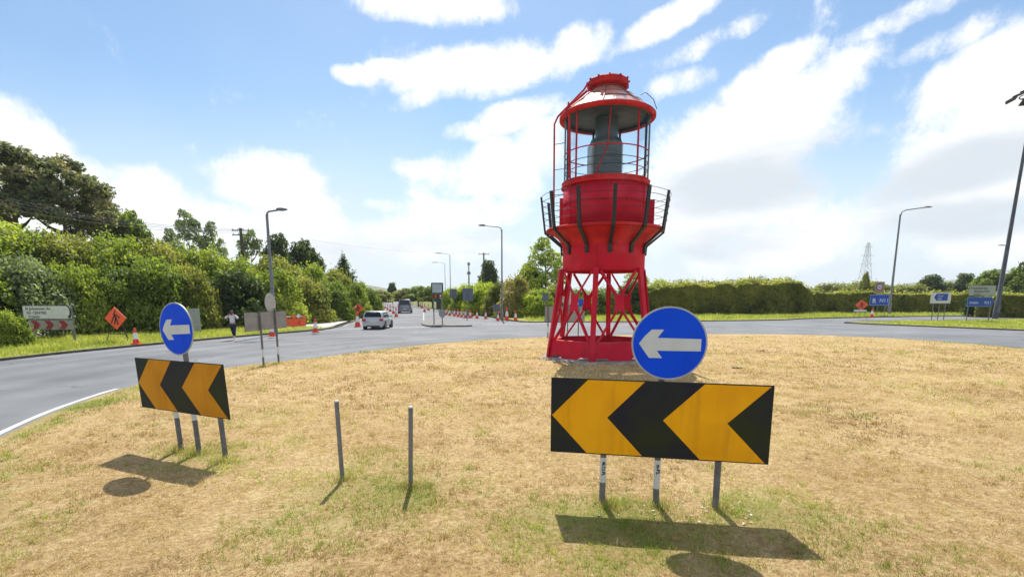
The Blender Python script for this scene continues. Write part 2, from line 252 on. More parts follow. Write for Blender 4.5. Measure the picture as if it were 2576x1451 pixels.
# ------------------------------------------------------------------ mesh builder and tagging
class MB:
    def __init__(s): s.v = []; s.f = []; s.mi = []; s.sm = []
    def add(s, vs, fs, mi=0, smooth=False):
        o = len(s.v); s.v += [tuple(p) for p in vs]; s.f += [tuple(i+o for i in f) for f in fs]; s.mi += [mi]*len(fs); s.sm += [smooth]*len(fs); return s
    def box(s, c, d, rot=None, mi=0, taper=1.0):
        x, y, z = d[0]/2, d[1]/2, d[2]/2; P = []
        for k in (-1, 1):
            t = taper if k > 0 else 1
            for a, b in ((-1, -1), (1, -1), (1, 1), (-1, 1)): P.append(Vector((a*x*t, b*y*t, k*z)))
        if rot is not None: P = [rot @ p for p in P]
        return s.add([p+Vector(c) for p in P], [(3, 2, 1, 0), (4, 5, 6, 7), (0, 1, 5, 4), (1, 2, 6, 5), (2, 3, 7, 6), (3, 0, 4, 7)], mi)
    def tube(s, pts, rad, n=10, mi=0, cap=True, smooth=True, flat=None):
        pts = [Vector(p) for p in pts]; rad = rad if isinstance(rad, (list, tuple)) else [rad]*len(pts)
        V = []; prev = None
        for i, p in enumerate(pts):
            a = pts[max(i-1, 0)]; b = pts[min(i+1, len(pts)-1)]; t = (b-a).normalized()
            if prev is None:
                u = t.cross(Vector((0, 0, 1)));
                if u.length < 1e-3: u = Vector((1, 0, 0))
                if flat: u = Vector(flat)-t*Vector(flat).dot(t)
            else: u = prev - t*prev.dot(t)
            u.normalize(); prev = u; w = t.cross(u)
            for k in range(n):
                q = 2*math.pi*(k+.5)/n; V.append(p+(u*math.cos(q)+w*math.sin(q))*rad[i])
        F = [(i*n+k, i*n+(k+1) % n, (i+1)*n+(k+1) % n, (i+1)*n+k) for i in range(len(pts)-1) for k in range(n)]
        s.add(V, F, mi, smooth and n > 5)
        if cap: s.add(V[:n], [tuple(range(n))[::-1]], mi); s.add(V[-n:], [tuple(range(n))], mi)
        return s
    def lathe(s, prof, n=32, c=(0, 0, 0), mi=0, a0=0., smooth=True, closed=False):
        V = [(c[0]+r*math.cos(a0+2*math.pi*k/n), c[1]+r*math.sin(a0+2*math.pi*k/n), c[2]+z) for r, z in prof for k in range(n)]
        m = len(prof); rr = range(m if closed else m-1)
        F = [(i*n+k, i*n+(k+1) % n, ((i+1) % m)*n+(k+1) % n, ((i+1) % m)*n+k) for i in rr for k in range(n)]
        return s.add(V, F, mi, smooth)
    def prism(s, poly, t, M=None, mi=0):
        """poly: (x,z) outline facing local -Y, thickness t from y=0 to y=-t"""
        n = len(poly); A = sum(poly[i][0]*poly[(i+1) % n][1]-poly[(i+1) % n][0]*poly[i][1] for i in range(n))
        if A < 0: poly = poly[::-1]
        V = [Vector((x, -t, z)) for x, z in poly]+[Vector((x, 0, z)) for x, z in poly]
        if M is not None: V = [M @ v for v in V]
        F = [tuple(range(n)), tuple(range(n, 2*n))[::-1]]+[(i, i+n, (i+1) % n+n, (i+1) % n) for i in range(n)]
        return s.add(V, F, mi)
    def build(s, name, mats, parent=None, loc=None):
        me = bpy.data.meshes.new(name); me.from_pydata(s.v, [], s.f)
        for m in (mats if isinstance(mats, (list, tuple)) else [mats]): me.materials.append(m)
        me.polygons.foreach_set('material_index', s.mi); me.polygons.foreach_set('use_smooth', s.sm); me.update()
        o = bpy.data.objects.new(name, me); COL.objects.link(o)
        if parent is not None: o.parent = parent
        if loc is not None: o.location = loc
        return o
def tag(o, label=None, cat=None, group=None, kind=None):
    if label: o['label'] = label
    if cat: o['category'] = cat
    if group: o['group'] = group
    if kind: o['kind'] = kind
    return o
def thing(name, loc, label, cat, yaw=0., group=None, lean=0.):
    o = bpy.data.objects.new(name, None); COL.objects.link(o); o.location = loc; o.rotation_euler = (0, lean, yaw)
    return tag(o, label, cat, group)
def dup(o, parent=None):
    c = o.copy(); COL.objects.link(c)
    if parent is not None: c.parent = parent
    for ch in list(o.children): dup(ch, c)
    return c
def npmesh(name, V, F, mats, parent=None, attrs=None, smooth=False):
    me = bpy.data.meshes.new(name); V = np.asarray(V, np.float32); F = np.asarray(F, np.int32); k = F.shape[1]
    me.vertices.add(len(V)); me.vertices.foreach_set('co', V.ravel()); me.loops.add(F.size); me.loops.foreach_set('vertex_index', F.ravel())
    me.polygons.add(len(F)); me.polygons.foreach_set('loop_start', np.arange(0, F.size, k, dtype=np.int32)); 
    if smooth: me.polygons.foreach_set('use_smooth', np.ones(len(F), bool))
    me.update(calc_edges=True)
    for m in (mats if isinstance(mats, (list, tuple)) else [mats]): me.materials.append(m)
    for an, dom, val in (attrs or []):
        a = me.attributes.new(an, 'FLOAT', dom); a.data.foreach_set('value', np.asarray(val, np.float32))
    o = bpy.data.objects.new(name, me); COL.objects.link(o)
    if parent is not None: o.parent = parent
    return o
_tab = rng.random((256, 256))
def vnoise(x, y):
    xi = np.floor(x).astype(int); yi = np.floor(y).astype(int); fx = x-xi; fy = y-yi; fx = fx*fx*(3-2*fx); fy = fy*fy*(3-2*fy)
    a = _tab[xi % 256, yi % 256]; b = _tab[(xi+1) % 256, yi % 256]; c = _tab[xi % 256, (yi+1) % 256]; d = _tab[(xi+1) % 256, (yi+1) % 256]
    return (a*(1-fx)+b*fx)*(1-fy)+(c*(1-fx)+d*fx)*fy
def fbm(x, y, o=4):
    s = 0; a = .5
    for i in range(o): s = s+a*vnoise(x*2**i+i*17.3, y*2**i+i*5.1); a *= .5
    return s/(1-.5**o)
def crom(P, n=8, closed=False):
    P = [np.array(p[:2], float) for p in P]; out = []; m = len(P)
    for i in range(m if closed else m-1):
        g = lambda k: P[k % m] if closed else P[min(max(k, 0), m-1)]
        p0, p1, p2, p3 = g(i-1), g(i), g(i+1), g(i+2)
        for t in np.arange(n)/n: out.append(.5*((2*p1)+(-p0+p2)*t+(2*p0-5*p1+4*p2-p3)*t*t+(-p0+3*p1-3*p2+p3)*t**3))
    if not closed: out.append(P[-1])
    return np.array(out)
def inpoly(x, y, poly):
    c = np.zeros(x.shape, bool); n = len(poly); j = n-1
    for i in range(n):
        xi, yi = poly[i]; xj, yj = poly[j]
        c ^= ((yi > y) != (yj > y)) & (x < (xj-xi)*(y-yi)/(yj-yi+1e-12)+xi); j = i
    return c

# ------------------------------------------------------------------ ground, road, island
FIELD = grassmat('field_grass', (.10, .13, .03), (.15, .17, .045), (.22, .21, .08), (.08, .13, .02), geomscale=.2)
VERGE = grassmat('verge_grass', (.18, .21, .045), (.27, .29, .07), (.42, .37, .14), (.13, .20, .03), geomscale=1)
DRY = grassmat('dry_grass', (.23, .145, .065), (.48, .345, .175), (.69, .585, .35), (.22, .24, .06), bump=.9)
tag(MB().add([(-3300, -600, -.06), (3300, -600, -.06), (3300, 3300, -.06), (-3300, 3300, -.06)], [(0, 1, 2, 3)]).build('ground', FIELD), kind='structure')

isl_pts = [G(0,1100), G(180,1020), G(360,965), G(580,925), G(800,900), G(1000,875), G(1200,857), G(1400,848), G(1700,842), G(2000,842), G(2300,855), G(2576,878),
           (24.5,19), (20.5,12), (15,6.5), (9,3), (4,1.6), (0,1.8), (-3.5,2.8), (-6.4,4.8), (-8.5,7.0)]
ISL = crom(isl_pts, 12, True); IC = np.array([8.0, 18.0])
TW = Vector((3.48, 20.0, .33))
ang_b = np.arctan2(ISL[:,1]-IC[1], ISL[:,0]-IC[0]); rad_b = np.hypot(ISL[:,0]-IC[0], ISL[:,1]-IC[1]); o_ = np.argsort(ang_b); ang_b = ang_b[o_]; rad_b = rad_b[o_]
def edge_s(x, y):
    a = np.arctan2(y-IC[1], x-IC[0]); r = np.hypot(x-IC[0], y-IC[1]); return r/np.interp(a, ang_b, rad_b, period=2*math.pi), r
def iz(x, y):
    x = np.asarray(x, float); y = np.asarray(y, float)
    s, r = edge_s(x, y); e = np.clip((1-s)*8, 0, 1); e = e*e*(3-2*e)
    d = np.hypot(x-TW.x, y-TW.y)
    return .03+.05*e+.27*np.exp(-(d/3.6)**2)*e+.03*(fbm(x*.9, y*.9)-.5)+.03*(fbm(x*4, y*4)-.5)*(d < 200)+.05*np.exp(-(d/4.2)**2)*(fbm(x*2.5+9, y*2.5)-.3)
GREEN_SPOTS = [(-5.2,8.0,1.0,.42),(-4.4,7.4,.9,.35),(1.9,5.9,1.5,.16),(.9,5.6,.8,.45),(2.9,5.9,.55,.45),(-1.9,6.7,1.5,.3),(-.6,9.4,.4,.4),(-1.3,6.5,.5,.35),(1.2,4.9,1.3,.35),(-9.6,9.9,.8,.5),(-10.3,12.2,.8,.55),(-10.2,15,.9,.45),(-2.6,5.2,1.0,.2)]
def greenness(x, y):
    s, r = edge_s(x, y); g = -.09+np.zeros_like(x)
    n = fbm(x*1.4+3, y*1.4+8, 5)
    for (a, b, rr, w) in GREEN_SPOTS: g = g+w*np.exp(-((x-a)**2+(y-b)**2)/rr**2)*(.3+1.6*n)
    g = g+.55*np.clip((s-.94)*18, 0, 1)*(.35+n)
    return g+.75*(fbm(x*.55+30, y*.55+11, 4)-.5)+.35*(fbm(x*3+3, y*3+1, 3)-.5)
na, nr = 520, 190
aa = np.linspace(-math.pi, math.pi, na, endpoint=False); rb = np.interp(aa, ang_b, rad_b, period=2*math.pi)
ss = np.linspace(0.004, 1, nr)**.8
gx = IC[0]+ss[:,None]*rb[None]*np.cos(aa)[None]; gy = IC[1]+ss[:,None]*rb[None]*np.sin(aa)[None]
gz = iz(gx, gy); gz[-1] = .003
V = np.stack([gx.ravel(), gy.ravel(), gz.ravel()], 1)
i_, k_ = np.meshgrid(np.arange(nr-1), np.arange(na), indexing='ij'); k2_ = (k_+1) % na
F = np.stack([(i_*na+k_).ravel(), ((i_+1)*na+k_).ravel(), ((i_+1)*na+k2_).ravel(), (i_*na+k2_).ravel()], 1)
tag(npmesh('roundabout_island', V, F, DRY, attrs=[('green', 'POINT', greenness(V[:,0], V[:,1]))], smooth=True), kind='structure')

# road: circulating carriageway and the two exits, one asphalt sheet
lk = [(-24,-20), (-22.5,5), G(0,908), G(300,876), G(580,850), G(780,833), (-15.2,43), (-16.5,53), (-20,70), (-31,120), (-62,250), (-110,430)]
LK = crom(lk, 10)
road = [tuple(p) for p in LK]+[(-100,440), (-52,250), (-20,120), (-6,80), (-1.2,60), (1,54.6), (3.1,54.3), (22.5,56.8), (30,60), (37,63.5), (60,72), (130,88), (260,120), (262,112), (130,78), (70,64), (41,56.5), (34.5,53.6), (36.6,46.6), (40,41), (44,35), (48,20), (44,-20)]
bm = bmesh.new(); vs = [bm.verts.new((x, y, 0)) for x, y in road]; f_ = bm.faces.new(vs); bmesh.ops.triangulate(bm, faces=[f_])
me = bpy.data.meshes.new('road'); bm.to_mesh(me); bm.free(); me.materials.append(ASP); ro = bpy.data.objects.new('road', me); COL.objects.link(ro); tag(ro, kind='structure')
for p in me.polygons:
    if p.normal.z < 0: p.flip()

def strip(pts, w, z, m, name, parent=None, side=1, z2=None, n=1):
    P = np.array([p[:2] for p in pts], float); T = np.gradient(P, axis=0); T /= np.linalg.norm(T, axis=1)[:,None]; Nn = np.stack([-T[:,1], T[:,0]], 1)*side
    a = P; b = P+Nn*w; mb = MB(); V = []
    for i in range(len(P)): V += [(a[i][0], a[i][1], z), (b[i][0], b[i][1], z if z2 is None else z2)]
    mb.add(V, [(2*i, 2*i+1, 2*i+3, 2*i+2) for i in range(len(P)-1)]); return mb.build(name, m, parent)
def kerb(pts, name, parent, w=.16, h=.11, side=1):
    P = np.array([p[:2] for p in pts], float)
    P = P[np.r_[True, np.linalg.norm(np.diff(P, axis=0), axis=1) > .05]]
    T = np.gradient(P, axis=0); T /= np.linalg.norm(T, axis=1)[:,None]; Nn = np.stack([-T[:,1], T[:,0]], 1)*side
    mb = MB(); q = P+Nn*w; V = []
    for i in range(len(P)):
        V += [(P[i][0], P[i][1], -.02), (P[i][0]+Nn[i][0]*.02, P[i][1]+Nn[i][1]*.02, h), (q[i][0], q[i][1], h), (q[i][0], q[i][1], -.02)]
    F = [(4*i+a, 4*i+4+a, 4*i+4+b, 4*i+b) for i in range(len(P)-1) for a, b in ((0, 1), (1, 2), (2, 3))]+[(0, 1, 2, 3), (4*len(P)-1, 4*len(P)-2, 4*len(P)-3, 4*len(P)-4)]
    return mb.add(V, F).build(name, KERB, parent)
def sheet(poly, z, m, name, parent=None, sub=0, amp=0.):
    bm = bmesh.new(); vs = [bm.verts.new((p[0], p[1], z)) for p in poly]; f = bm.faces.new(vs)
    if f.normal.z < 0: f.normal_flip()
    bmesh.ops.triangulate(bm, faces=[f]); me = bpy.data.meshes.new(name); bm.to_mesh(me); bm.free(); me.materials.append(m)
    for p in me.polygons:
        if p.normal.z < 0: p.flip()
    o = bpy.data.objects.new(name, me); COL.objects.link(o)
    if parent is not None: o.parent = parent
    return o
# left verge
lv = [p for p in LK if -20 <= p[1] < 46]
vl = sheet([(p[0], p[1]) for p in lv]+[(-24,56), (-45,56), (-70,40), (-70,-20)], .085, VERGE, 'grass_verge'); tag(vl, kind='structure')
kerb(LK[:-12], 'kerb', vl, side=1)
# footpath along the left of the exit road
fp = sheet([G(640,838), G(700,836), G(800,829.5), (-15.6,44), (-17.3,54), (-21.5,70), (-32,118), (-36,118), (-28,75), (-22.6,56), (-21,49)], .115, PAVE, 'footpath'); tag(fp, kind='structure')
# centre verge (between the exits), right verge
cv_edge = crom([(-14,110), (-5.2,80), (-.6,60), (1.5,54.6), (4,54.2), (14,55.2), (22.5,56.8), (31,59.3), (37.5,63.6), (60,71.6), (130,87.5)], 8)
cv = sheet([tuple(p) for p in cv_edge]+[(130,110), (-14,160)], .085, VERGE, 'grass_verge'); tag(cv, kind='structure'); kerb(cv_edge, 'kerb', cv, side=1)
rv_edge = crom([(150,80), (70,63.5), (41,56), (34.6,53.2), (34.3,51.5), (36.7,46.6), (40.2,40.6), (44.5,34), (49,20), (50,-5)], 8)
rv = sheet([tuple(p) for p in rv_edge]+[(150,-5)], .085, VERGE, 'grass_verge'); tag(rv, kind='structure'); kerb(rv_edge, 'kerb', rv, side=1)
# splitter island in the left exit
sp_edge = crom([G(1068,820), G(1110,822), G(1188,820.5), G(1150,812), G(1085,804), G(1062,812)], 5, True)
si = sheet([tuple(p) for p in sp_edge], .115, PAVE, 'traffic_island'); tag(si, kind='structure'); kerb(np.vstack([sp_edge, sp_edge[:1]]), 'kerb', si, side=1)
# markings
ISLT = mat('island_tarmac', (.20, .19, .175), .9, 0, var=.3, scale=2, bump=.2)
si.data.materials[0] = ISLT
mk = MB()
def dash(p, q, w, z=.005):
    p = Vector((p[0], p[1], 0)); q = Vector((q[0], q[1], 0)); t = (q-p).normalized(); n = Vector((-t.y, t.x, 0))*w/2
    mk.add([(p-n)+Vector((0,0,z)), (q-n)+Vector((0,0,z)), (q+n)+Vector((0,0,z)), (p+n)+Vector((0,0,z))], [(0,1,2,3)])
# edge line round the island (a few cm out from the grass), worn away further round
for i in range(len(ISL)):
    a, b = ISL[i], ISL[(i+1) % len(ISL)]
    if (a[1] < 14.5 and a[0] < -6):
        n = (a-IC)/np.linalg.norm(a-IC); dash(a+n*.16, b+n*.16+(b-a)*.02, .13)
# give-way dashes across the exits, centre and edge lines of the left exit
for t in np.linspace(0, 1, 14): dash((-15+t*7-.25, 41.6+t*4.2), (-15+t*7+.25, 41.9+t*4.2), .3)
for i in range(22):
    y0 = 50+i*5.5; dash((-8.6-(y0-50)*.17, y0), (-8.6-(y0+3-50)*.17, y0+3), .15)
for i in range(30):
    y0 = 47+i*5; dash((-15.4-(y0-47)*.185, y0), (-15.4-(y0+4.6-47)*.185, y0+4.6), .12)
for t in np.linspace(0, 1, 12): dash((-3+t*6, 50.6+t*1.5), (-2.6+t*6, 50.7+t*1.5), .3)
tag(mk.build('road_markings', PAINTW), kind='structure')

# ------------------------------------------------------------------ grass blades
def blades(name, x, y, z, h, w, lay, m, attrs, label_kind='stuff'):
    n = len(x); a = rng.random(n)*2*math.pi; la = rng.random(n)*2*math.pi
    dx, dy = np.cos(a)*w/2, np.sin(a)*w/2; lx, ly = np.cos(la)*lay*h, np.sin(la)*lay*h; zz = h*np.sqrt(np.clip(1-lay**2, .02, 1))
    V = np.empty((n, 3, 3)); V[:,0] = np.stack([x-dx, y-dy, z], 1); V[:,1] = np.stack([x+dx, y+dy, z], 1); V[:,2] = np.stack([x+lx, y+ly, z+zz], 1)
    F = np.arange(n*3).reshape(n, 3)
    o = npmesh(name, V.reshape(-1, 3), F, m, attrs=[(k, 'FACE', v) for k, v in attrs]); return tag(o, kind=label_kind)
STRAW = leafmat('straw_blades', (.25, .15, .065), (.53, .385, .19), (.80, .70, .43), .2)
GBL = leafmat('green_blades', (.13, .19, .03), (.28, .34, .07), (.50, .50, .16), .35)
# sample by view: density falls with distance
N0 = 560000
Yr = 4.3*np.exp(rng.random(N0)*math.log(34/4.3)); Xr = (rng.random(N0)*2-1)*(Yr*1.32+2.5)
s_, _ = edge_s(Xr, Yr); ok = s_ < .985; Xr, Yr = Xr[ok], Yr[ok]
dT = np.hypot(Xr-TW.x, Yr-TW.y); ok = dT > 2.0; Xr, Yr = Xr[ok], Yr[ok]
g_ = greenness(Xr, Yr)+.55*(rng.random(len(Xr))-.5); clump = fbm(Xr*3.5, Yr*3.5, 3)
keep = rng.random(len(Xr)) < np.clip((clump-.25)*2.6, .15, 1); Xr, Yr, g_, clump = Xr[keep], Yr[keep], g_[keep], clump[keep]
sc = np.clip(Yr/7, .8, 3.2)
dry = g_ < .22
x, y, c, s1 = Xr[dry], Yr[dry], clump[dry], sc[dry]; n = len(x)
o = blades('dry_grass', x, y, iz(x, y)-.004, (.025+.045*rng.random(n)*c*1.6)*s1**.5, (.005+.005*rng.random(n))*s1, .45+.52*rng.random(n), STRAW, [('v', np.clip(.4*rng.random(n)+2.0*(fbm(x*6, y*6, 3)-.5)+1.2*(fbm(x*.8+7, y*.8, 3)-.5)+.36, 0, 1))])
tag(o, 'short sun-bleached dry grass covering the roundabout island', 'grass')
x, y, c, s1 = Xr[~dry], Yr[~dry], clump[~dry], sc[~dry]; n = len(x)
o = blades('green_grass', x, y, iz(x, y)-.004, (.03+.05*rng.random(n)*c*1.6)*s1**.5, (.006+.006*rng.random(n))*s1, .2+.6*rng.random(n), GBL, [('v', rng.random(n))])
tag(o, 'patches of surviving green grass and clover around the sign posts', 'grass')
# rough tufts that stand up from the mown turf
def tufts(name, n, rmax, nb, hm, m, label, green):
    Yc = 4.4*np.exp(rng.random(n)*math.log(rmax/4.4)); Xc = (rng.random(n)*2-1)*(Yc*1.25+2); s0, _ = edge_s(Xc, Yc)
    ok = (s0 < .98) & (np.hypot(Xc-TW.x, Yc-TW.y) > 2.5); Xc, Yc = Xc[ok], Yc[ok]
    gg = greenness(Xc, Yc)+.25*(rng.random(len(Xc))-.5); ok = (gg > .12) if green else (rng.random(len(Xc)) < np.clip((fbm(Xc*1.2+5, Yc*1.2, 4)-.3)*3, .1, 1)); Xc, Yc = Xc[ok], Yc[ok]
    k = len(Xc); s1 = np.repeat(np.clip(Yc/7, .8, 2.4), nb); hs = np.repeat(.5+rng.random(k)**2*1.1, nb); cv = np.repeat(rng.random(k), nb)
    x = np.repeat(Xc, nb)+rng.normal(size=k*nb)*.03*s1; y = np.repeat(Yc, nb)+rng.normal(size=k*nb)*.03*s1; N_ = k*nb
    o = blades(name, x, y, iz(x, y)-.004, hm*hs*(.5+.7*rng.random(N_))*s1**.4, (.006+.006*rng.random(N_))*s1, .15+.75*rng.random(N_), m, [('v', np.clip(.25*rng.random(N_)+.85*cv-.03, 0, 1))]); tag(o, label, 'grass')
tufts('dry_tufts', 10500, 26, 14, .065, STRAW, 'rough taller tufts of dry grass standing in the turf', False)
tufts('green_tufts', 4600, 20, 14, .075, GBL, 'small green tufts and weeds standing in the turf', True)
def foot_grass(spots, m, name, label):
    X_, Y_ = [], []
    for (a, b) in spots: k = 90; X_ += list(a+rng.normal(size=k)*.10); Y_ += list(b+rng.normal(size=k)*.10)
    x = np.array(X_); y = np.array(Y_); N_ = len(x); o = blades(name, x, y, iz(x, y)-.004, .05+.11*rng.random(N_), .008+.006*rng.random(N_), .1+.6*rng.random(N_), m, [('v', rng.random(N_))]); tag(o, label, 'grass')
FEET = [(G(a, b, .05).x, G(a, b, .05).y) for a, b in ((450, 1140), (502, 1145), (565, 1165), (862, 1213), (1033, 1228), (1533, 1278), (1662, 1278), (1815, 1285), (662, 925), (697, 917))]
foot_grass(FEET, GBL, 'unmown_green_grass', 'unmown green grass left round the feet of the posts')
foot_grass(FEET, STRAW, 'unmown_dry_grass', 'unmown dry grass left round the feet of the posts')
# long grass on the verges
VG = leafmat('verge_blades', (.15, .20, .03), (.32, .36, .08), (.56, .52, .20), .4)
def verge_grass(poly, n, hmin, hmax, w, label):
    P = np.array(poly, float)[:, :2]; lo = P.min(0); hi = P.max(0); x = lo[0]+rng.random(n)*(hi[0]-lo[0]); y = lo[1]+rng.random(n)*(hi[1]-lo[1])
    ok = inpoly(x, y, P); x, y = x[ok], y[ok]; c = fbm(x*.5, y*.5, 4); n = len(x)
    o = blades('long_grass', x, y, np.full(n, .07), (hmin+(hmax-hmin)*rng.random(n)*np.clip((c-.2)*2, .1, 1)), w*(.6+.8*rng.random(n)), .1+.6*rng.random(n), VG, [('v', np.clip(rng.random(n)*.6+c*.5, 0, 1))]); tag(o, label, 'grass')
lvp = [(p[0]-.5, p[1]) for p in LK if 8 < p[1] < 43]
verge_grass(lvp+[(-24,50), (-42,48), (-50,30), (-40,8)], 150000, .1, .42, .05, 'long green roadside grass on the verge behind the left kerb')
verge_grass([(1.8,55.2), (22.5,57.6), (36,63.5), (60,73), (100,83), (100,100), (0,90)], 90000, .12, .6, .09, 'tall seeding grass between the far kerb and the hedges')
verge_grass([(36,53), (38,47), (41.5,41), (46,34), (60,30), (90,64), (60,60)], 70000, .08, .3, .08, 'mown green grass on the right hand verge')

# the wooded bank rising behind the left verge
def bankz(x, y):
    x = np.asarray(x, float); y = np.asarray(y, float); xl = np.interp(y, LK[:,1], LK[:,0]); d = np.clip((xl-x-13)/24, 0, 1); d = d*d*(3-2*d)
    f = 1-np.clip((y-75)/50, 0, 1); f = f*f*(3-2*f); g = np.clip((xl-x-45)/60, 0, 1)
    return np.where(x < -8, 4.6*d*f+1.5*g*f, 0)
gx_, gy_ = np.meshgrid(np.linspace(-190, -14, 90), np.linspace(-20, 126, 70), indexing='ij'); gz_ = bankz(gx_, gy_)-.055
V = np.stack([gx_.ravel(), gy_.ravel(), gz_.ravel()], 1); i_, k_ = np.meshgrid(np.arange(89), np.arange(69), indexing='ij'); q_ = (i_*70+k_).ravel()
F = np.stack([q_, q_+70, q_+71, q_+1], 1); F = F[(V[F, 2].max(1) > -.04)]
tag(npmesh('embankment', V, F, VERGE, smooth=True), kind='structure')

# ------------------------------------------------------------------ trees and bushes
LG = {}
LG['mid'] = leafmat('leaf_mid_green', (.065, .105, .02), (.19, .245, .045), (.36, .40, .09), .48)
LG['light'] = leafmat('leaf_light_green', (.11, .155, .025), (.28, .33, .058), (.47, .49, .11), .5)
LG['dark'] = leafmat('leaf_dark_green', (.025, .05, .016), (.07, .105, .03), (.18, .22, .06), .4)
LG['olive'] = leafmat('leaf_olive', (.09, .11, .025), (.27, .28, .07), (.45, .42, .13), .48)
LG['grey'] = leafmat('leaf_grey_green', (.075, .105, .05), (.21, .26, .14), (.45, .50, .28), .42)
LG['brown'] = leafmat('leaf_brown_green', (.075, .09, .05), (.20, .22, .13), (.42, .32, .18), .4)
LG['yellow'] = leafmat('leaf_yellow_green', (.11, .16, .016), (.33, .40, .04), (.58, .58, .08), .5)
LG['blossom'] = leafmat('leaf_and_blossom', (.10, .13, .02), (.36, .30, .11), (.66, .54, .27), .4)
def leaves(P, Nrm, size, stretch=1.5):
    n = len(P); r = rng.normal(size=(n, 3)); nn = Nrm*.6+r*.7+np.array([0, 0, .55]); nn /= np.linalg.norm(nn, axis=1)[:,None]
    t = np.cross(nn, rng.normal(size=(n, 3))); t /= np.linalg.norm(t, axis=1)[:,None]; b = np.cross(nn, t)
    s = size*(.6+.8*rng.random(n))[:,None]
    V = np.empty((n, 4, 3)); V[:,0] = P-t*s*stretch/2; V[:,1] = P-b*s/2+nn*s*.12; V[:,2] = P+t*s*stretch/2; V[:,3] = P+b*s/2+nn*s*.12
    return V.reshape(-1, 3), np.arange(n*4).reshape(n, 4)
def crown_mesh(name, blobs, n, size, floor=-9, core=True, spray=.12, A=1.0):
    """blobs: (x,y,z,r, rz) clumps; leaves concentrate in each clump's outer shell, sprigs stick out"""
    B = np.array(blobs); wt = B[:,3]**2; wt /= wt.sum(); idx = rng.choice(len(B), n, p=wt)
    d = rng.normal(size=(n, 3)); d /= np.linalg.norm(d, axis=1)[:,None]; d[:,2] = np.where(d[:,2] < -.55, -d[:,2], d[:,2])
    # lumpy radius per clump
    lump = 1+.22*np.sin(d[:,0]*5+idx*1.7)*np.cos(d[:,1]*6+idx*.9)+.14*np.sin(d[:,2]*9+idx)
    rr = (.62+.38*rng.random(n)**.45)*lump; far = rng.random(n) < spray; rr[far] *= 1.0+.28*rng.random(far.sum())
    P = B[idx,:3]+d*rr[:,None]*np.stack([B[idx,3], B[idx,3], B[idx,4]], 1)
    ok = P[:,2] > floor; P, d, idx = P[ok], d[ok], idx[ok]
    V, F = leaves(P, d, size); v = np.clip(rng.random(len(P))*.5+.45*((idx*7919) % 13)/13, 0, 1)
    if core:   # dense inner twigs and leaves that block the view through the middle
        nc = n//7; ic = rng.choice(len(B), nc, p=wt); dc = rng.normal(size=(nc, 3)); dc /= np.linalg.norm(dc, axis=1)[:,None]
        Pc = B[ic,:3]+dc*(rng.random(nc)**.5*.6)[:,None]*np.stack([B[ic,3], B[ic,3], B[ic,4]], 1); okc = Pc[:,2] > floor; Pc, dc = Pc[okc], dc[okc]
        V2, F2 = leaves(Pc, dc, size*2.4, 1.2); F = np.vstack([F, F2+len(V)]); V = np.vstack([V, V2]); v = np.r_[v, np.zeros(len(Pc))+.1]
    V = V.copy(); V[:,2] /= A
    me = npmesh(name, V, F, LG['mid'], attrs=[('v', 'FACE', v)]); m = me.data; bpy.data.objects.remove(me); return m
def dome_blobs(k, rmin, rmax, seed, zlow=.12, zs=1.0, spread=.68):
    q = np.random.default_rng(seed); out = [(0, 0, .45*zs, .5, .45)]+[(math.cos(i*.52+seed)*.66, math.sin(i*.52+seed)*.66, .13, .23, .2) for i in range(12)]
    for i in range(k):
        a = q.random()*2*math.pi; e = math.asin(q.random()*.97); r = spread*(.72+.28*q.random()); s = rmin+(rmax-rmin)*q.random()
        out.append((math.cos(a)*math.cos(e)*r, math.sin(a)*math.cos(e)*r, (zlow+math.sin(e)*.68+.02)*zs, s, s*.9))
    return out
def tree_blobs(k, seed, z0, z1, rmin, rmax, spread=.7, A=2.0, top=.4):
    """clumps in true proportions: crown radius 1, tree height A"""
    q = np.random.default_rng(seed); out = []
    for i in range(k):
        t = (i+.5)/k; a = i*2.4+q.random()*1.2; env = math.sin(math.pi*(.22+.62*t))**.8*(1-(1-top)*t**3)
        r = spread*env*(.35+.65*math.sqrt(q.random())); s = rmin+(rmax-rmin)*q.random()
        out.append((math.cos(a)*r, math.sin(a)*r, (z0+(z1-z0)*t)*A+.06*q.normal(), s, s*.75))
    return out
CR = {
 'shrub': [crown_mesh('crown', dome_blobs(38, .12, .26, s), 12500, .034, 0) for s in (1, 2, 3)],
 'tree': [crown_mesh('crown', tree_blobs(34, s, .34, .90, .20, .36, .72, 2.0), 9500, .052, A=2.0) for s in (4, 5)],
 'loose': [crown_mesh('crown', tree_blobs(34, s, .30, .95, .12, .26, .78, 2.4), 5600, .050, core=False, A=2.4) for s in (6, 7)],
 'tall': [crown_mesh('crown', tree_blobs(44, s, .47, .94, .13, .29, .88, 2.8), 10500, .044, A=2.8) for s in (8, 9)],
 'cone': [crown_mesh('crown', [(0.45*(1-t)*math.cos(i*2.4), .45*(1-t)*math.sin(i*2.4), 2.2*(.12+.84*t), .42*(1-t)+.07, .2) for i, t in enumerate(np.linspace(0, 1, 26))], 5500, .05, A=2.2)],
}
def trunk_mesh(seed, top=.75, r=.035, limbs=6):
    q = random.Random(seed); mb = MB(); mb.tube([(0, 0, -.05), (.01, 0, top*.4), (-.015, .01, top)], [r*1.3, r, r*.35], 8)
    for i in range(limbs):
        z = top*(.35+.5*i/limbs); a = i*2.4+q.random(); L_ = .35+.2*q.random()
        mb.tube([(0, 0, z), (math.cos(a)*L_*.5, math.sin(a)*L_*.5, z+.05), (math.cos(a)*L_, math.sin(a)*L_, min(z+.10+.04*q.random(), .88))], [r*.5, r*.33, r*.12], 6)
    o = mb.build('trunk', BARK); m = o.data; bpy.data.objects.remove(o); return m
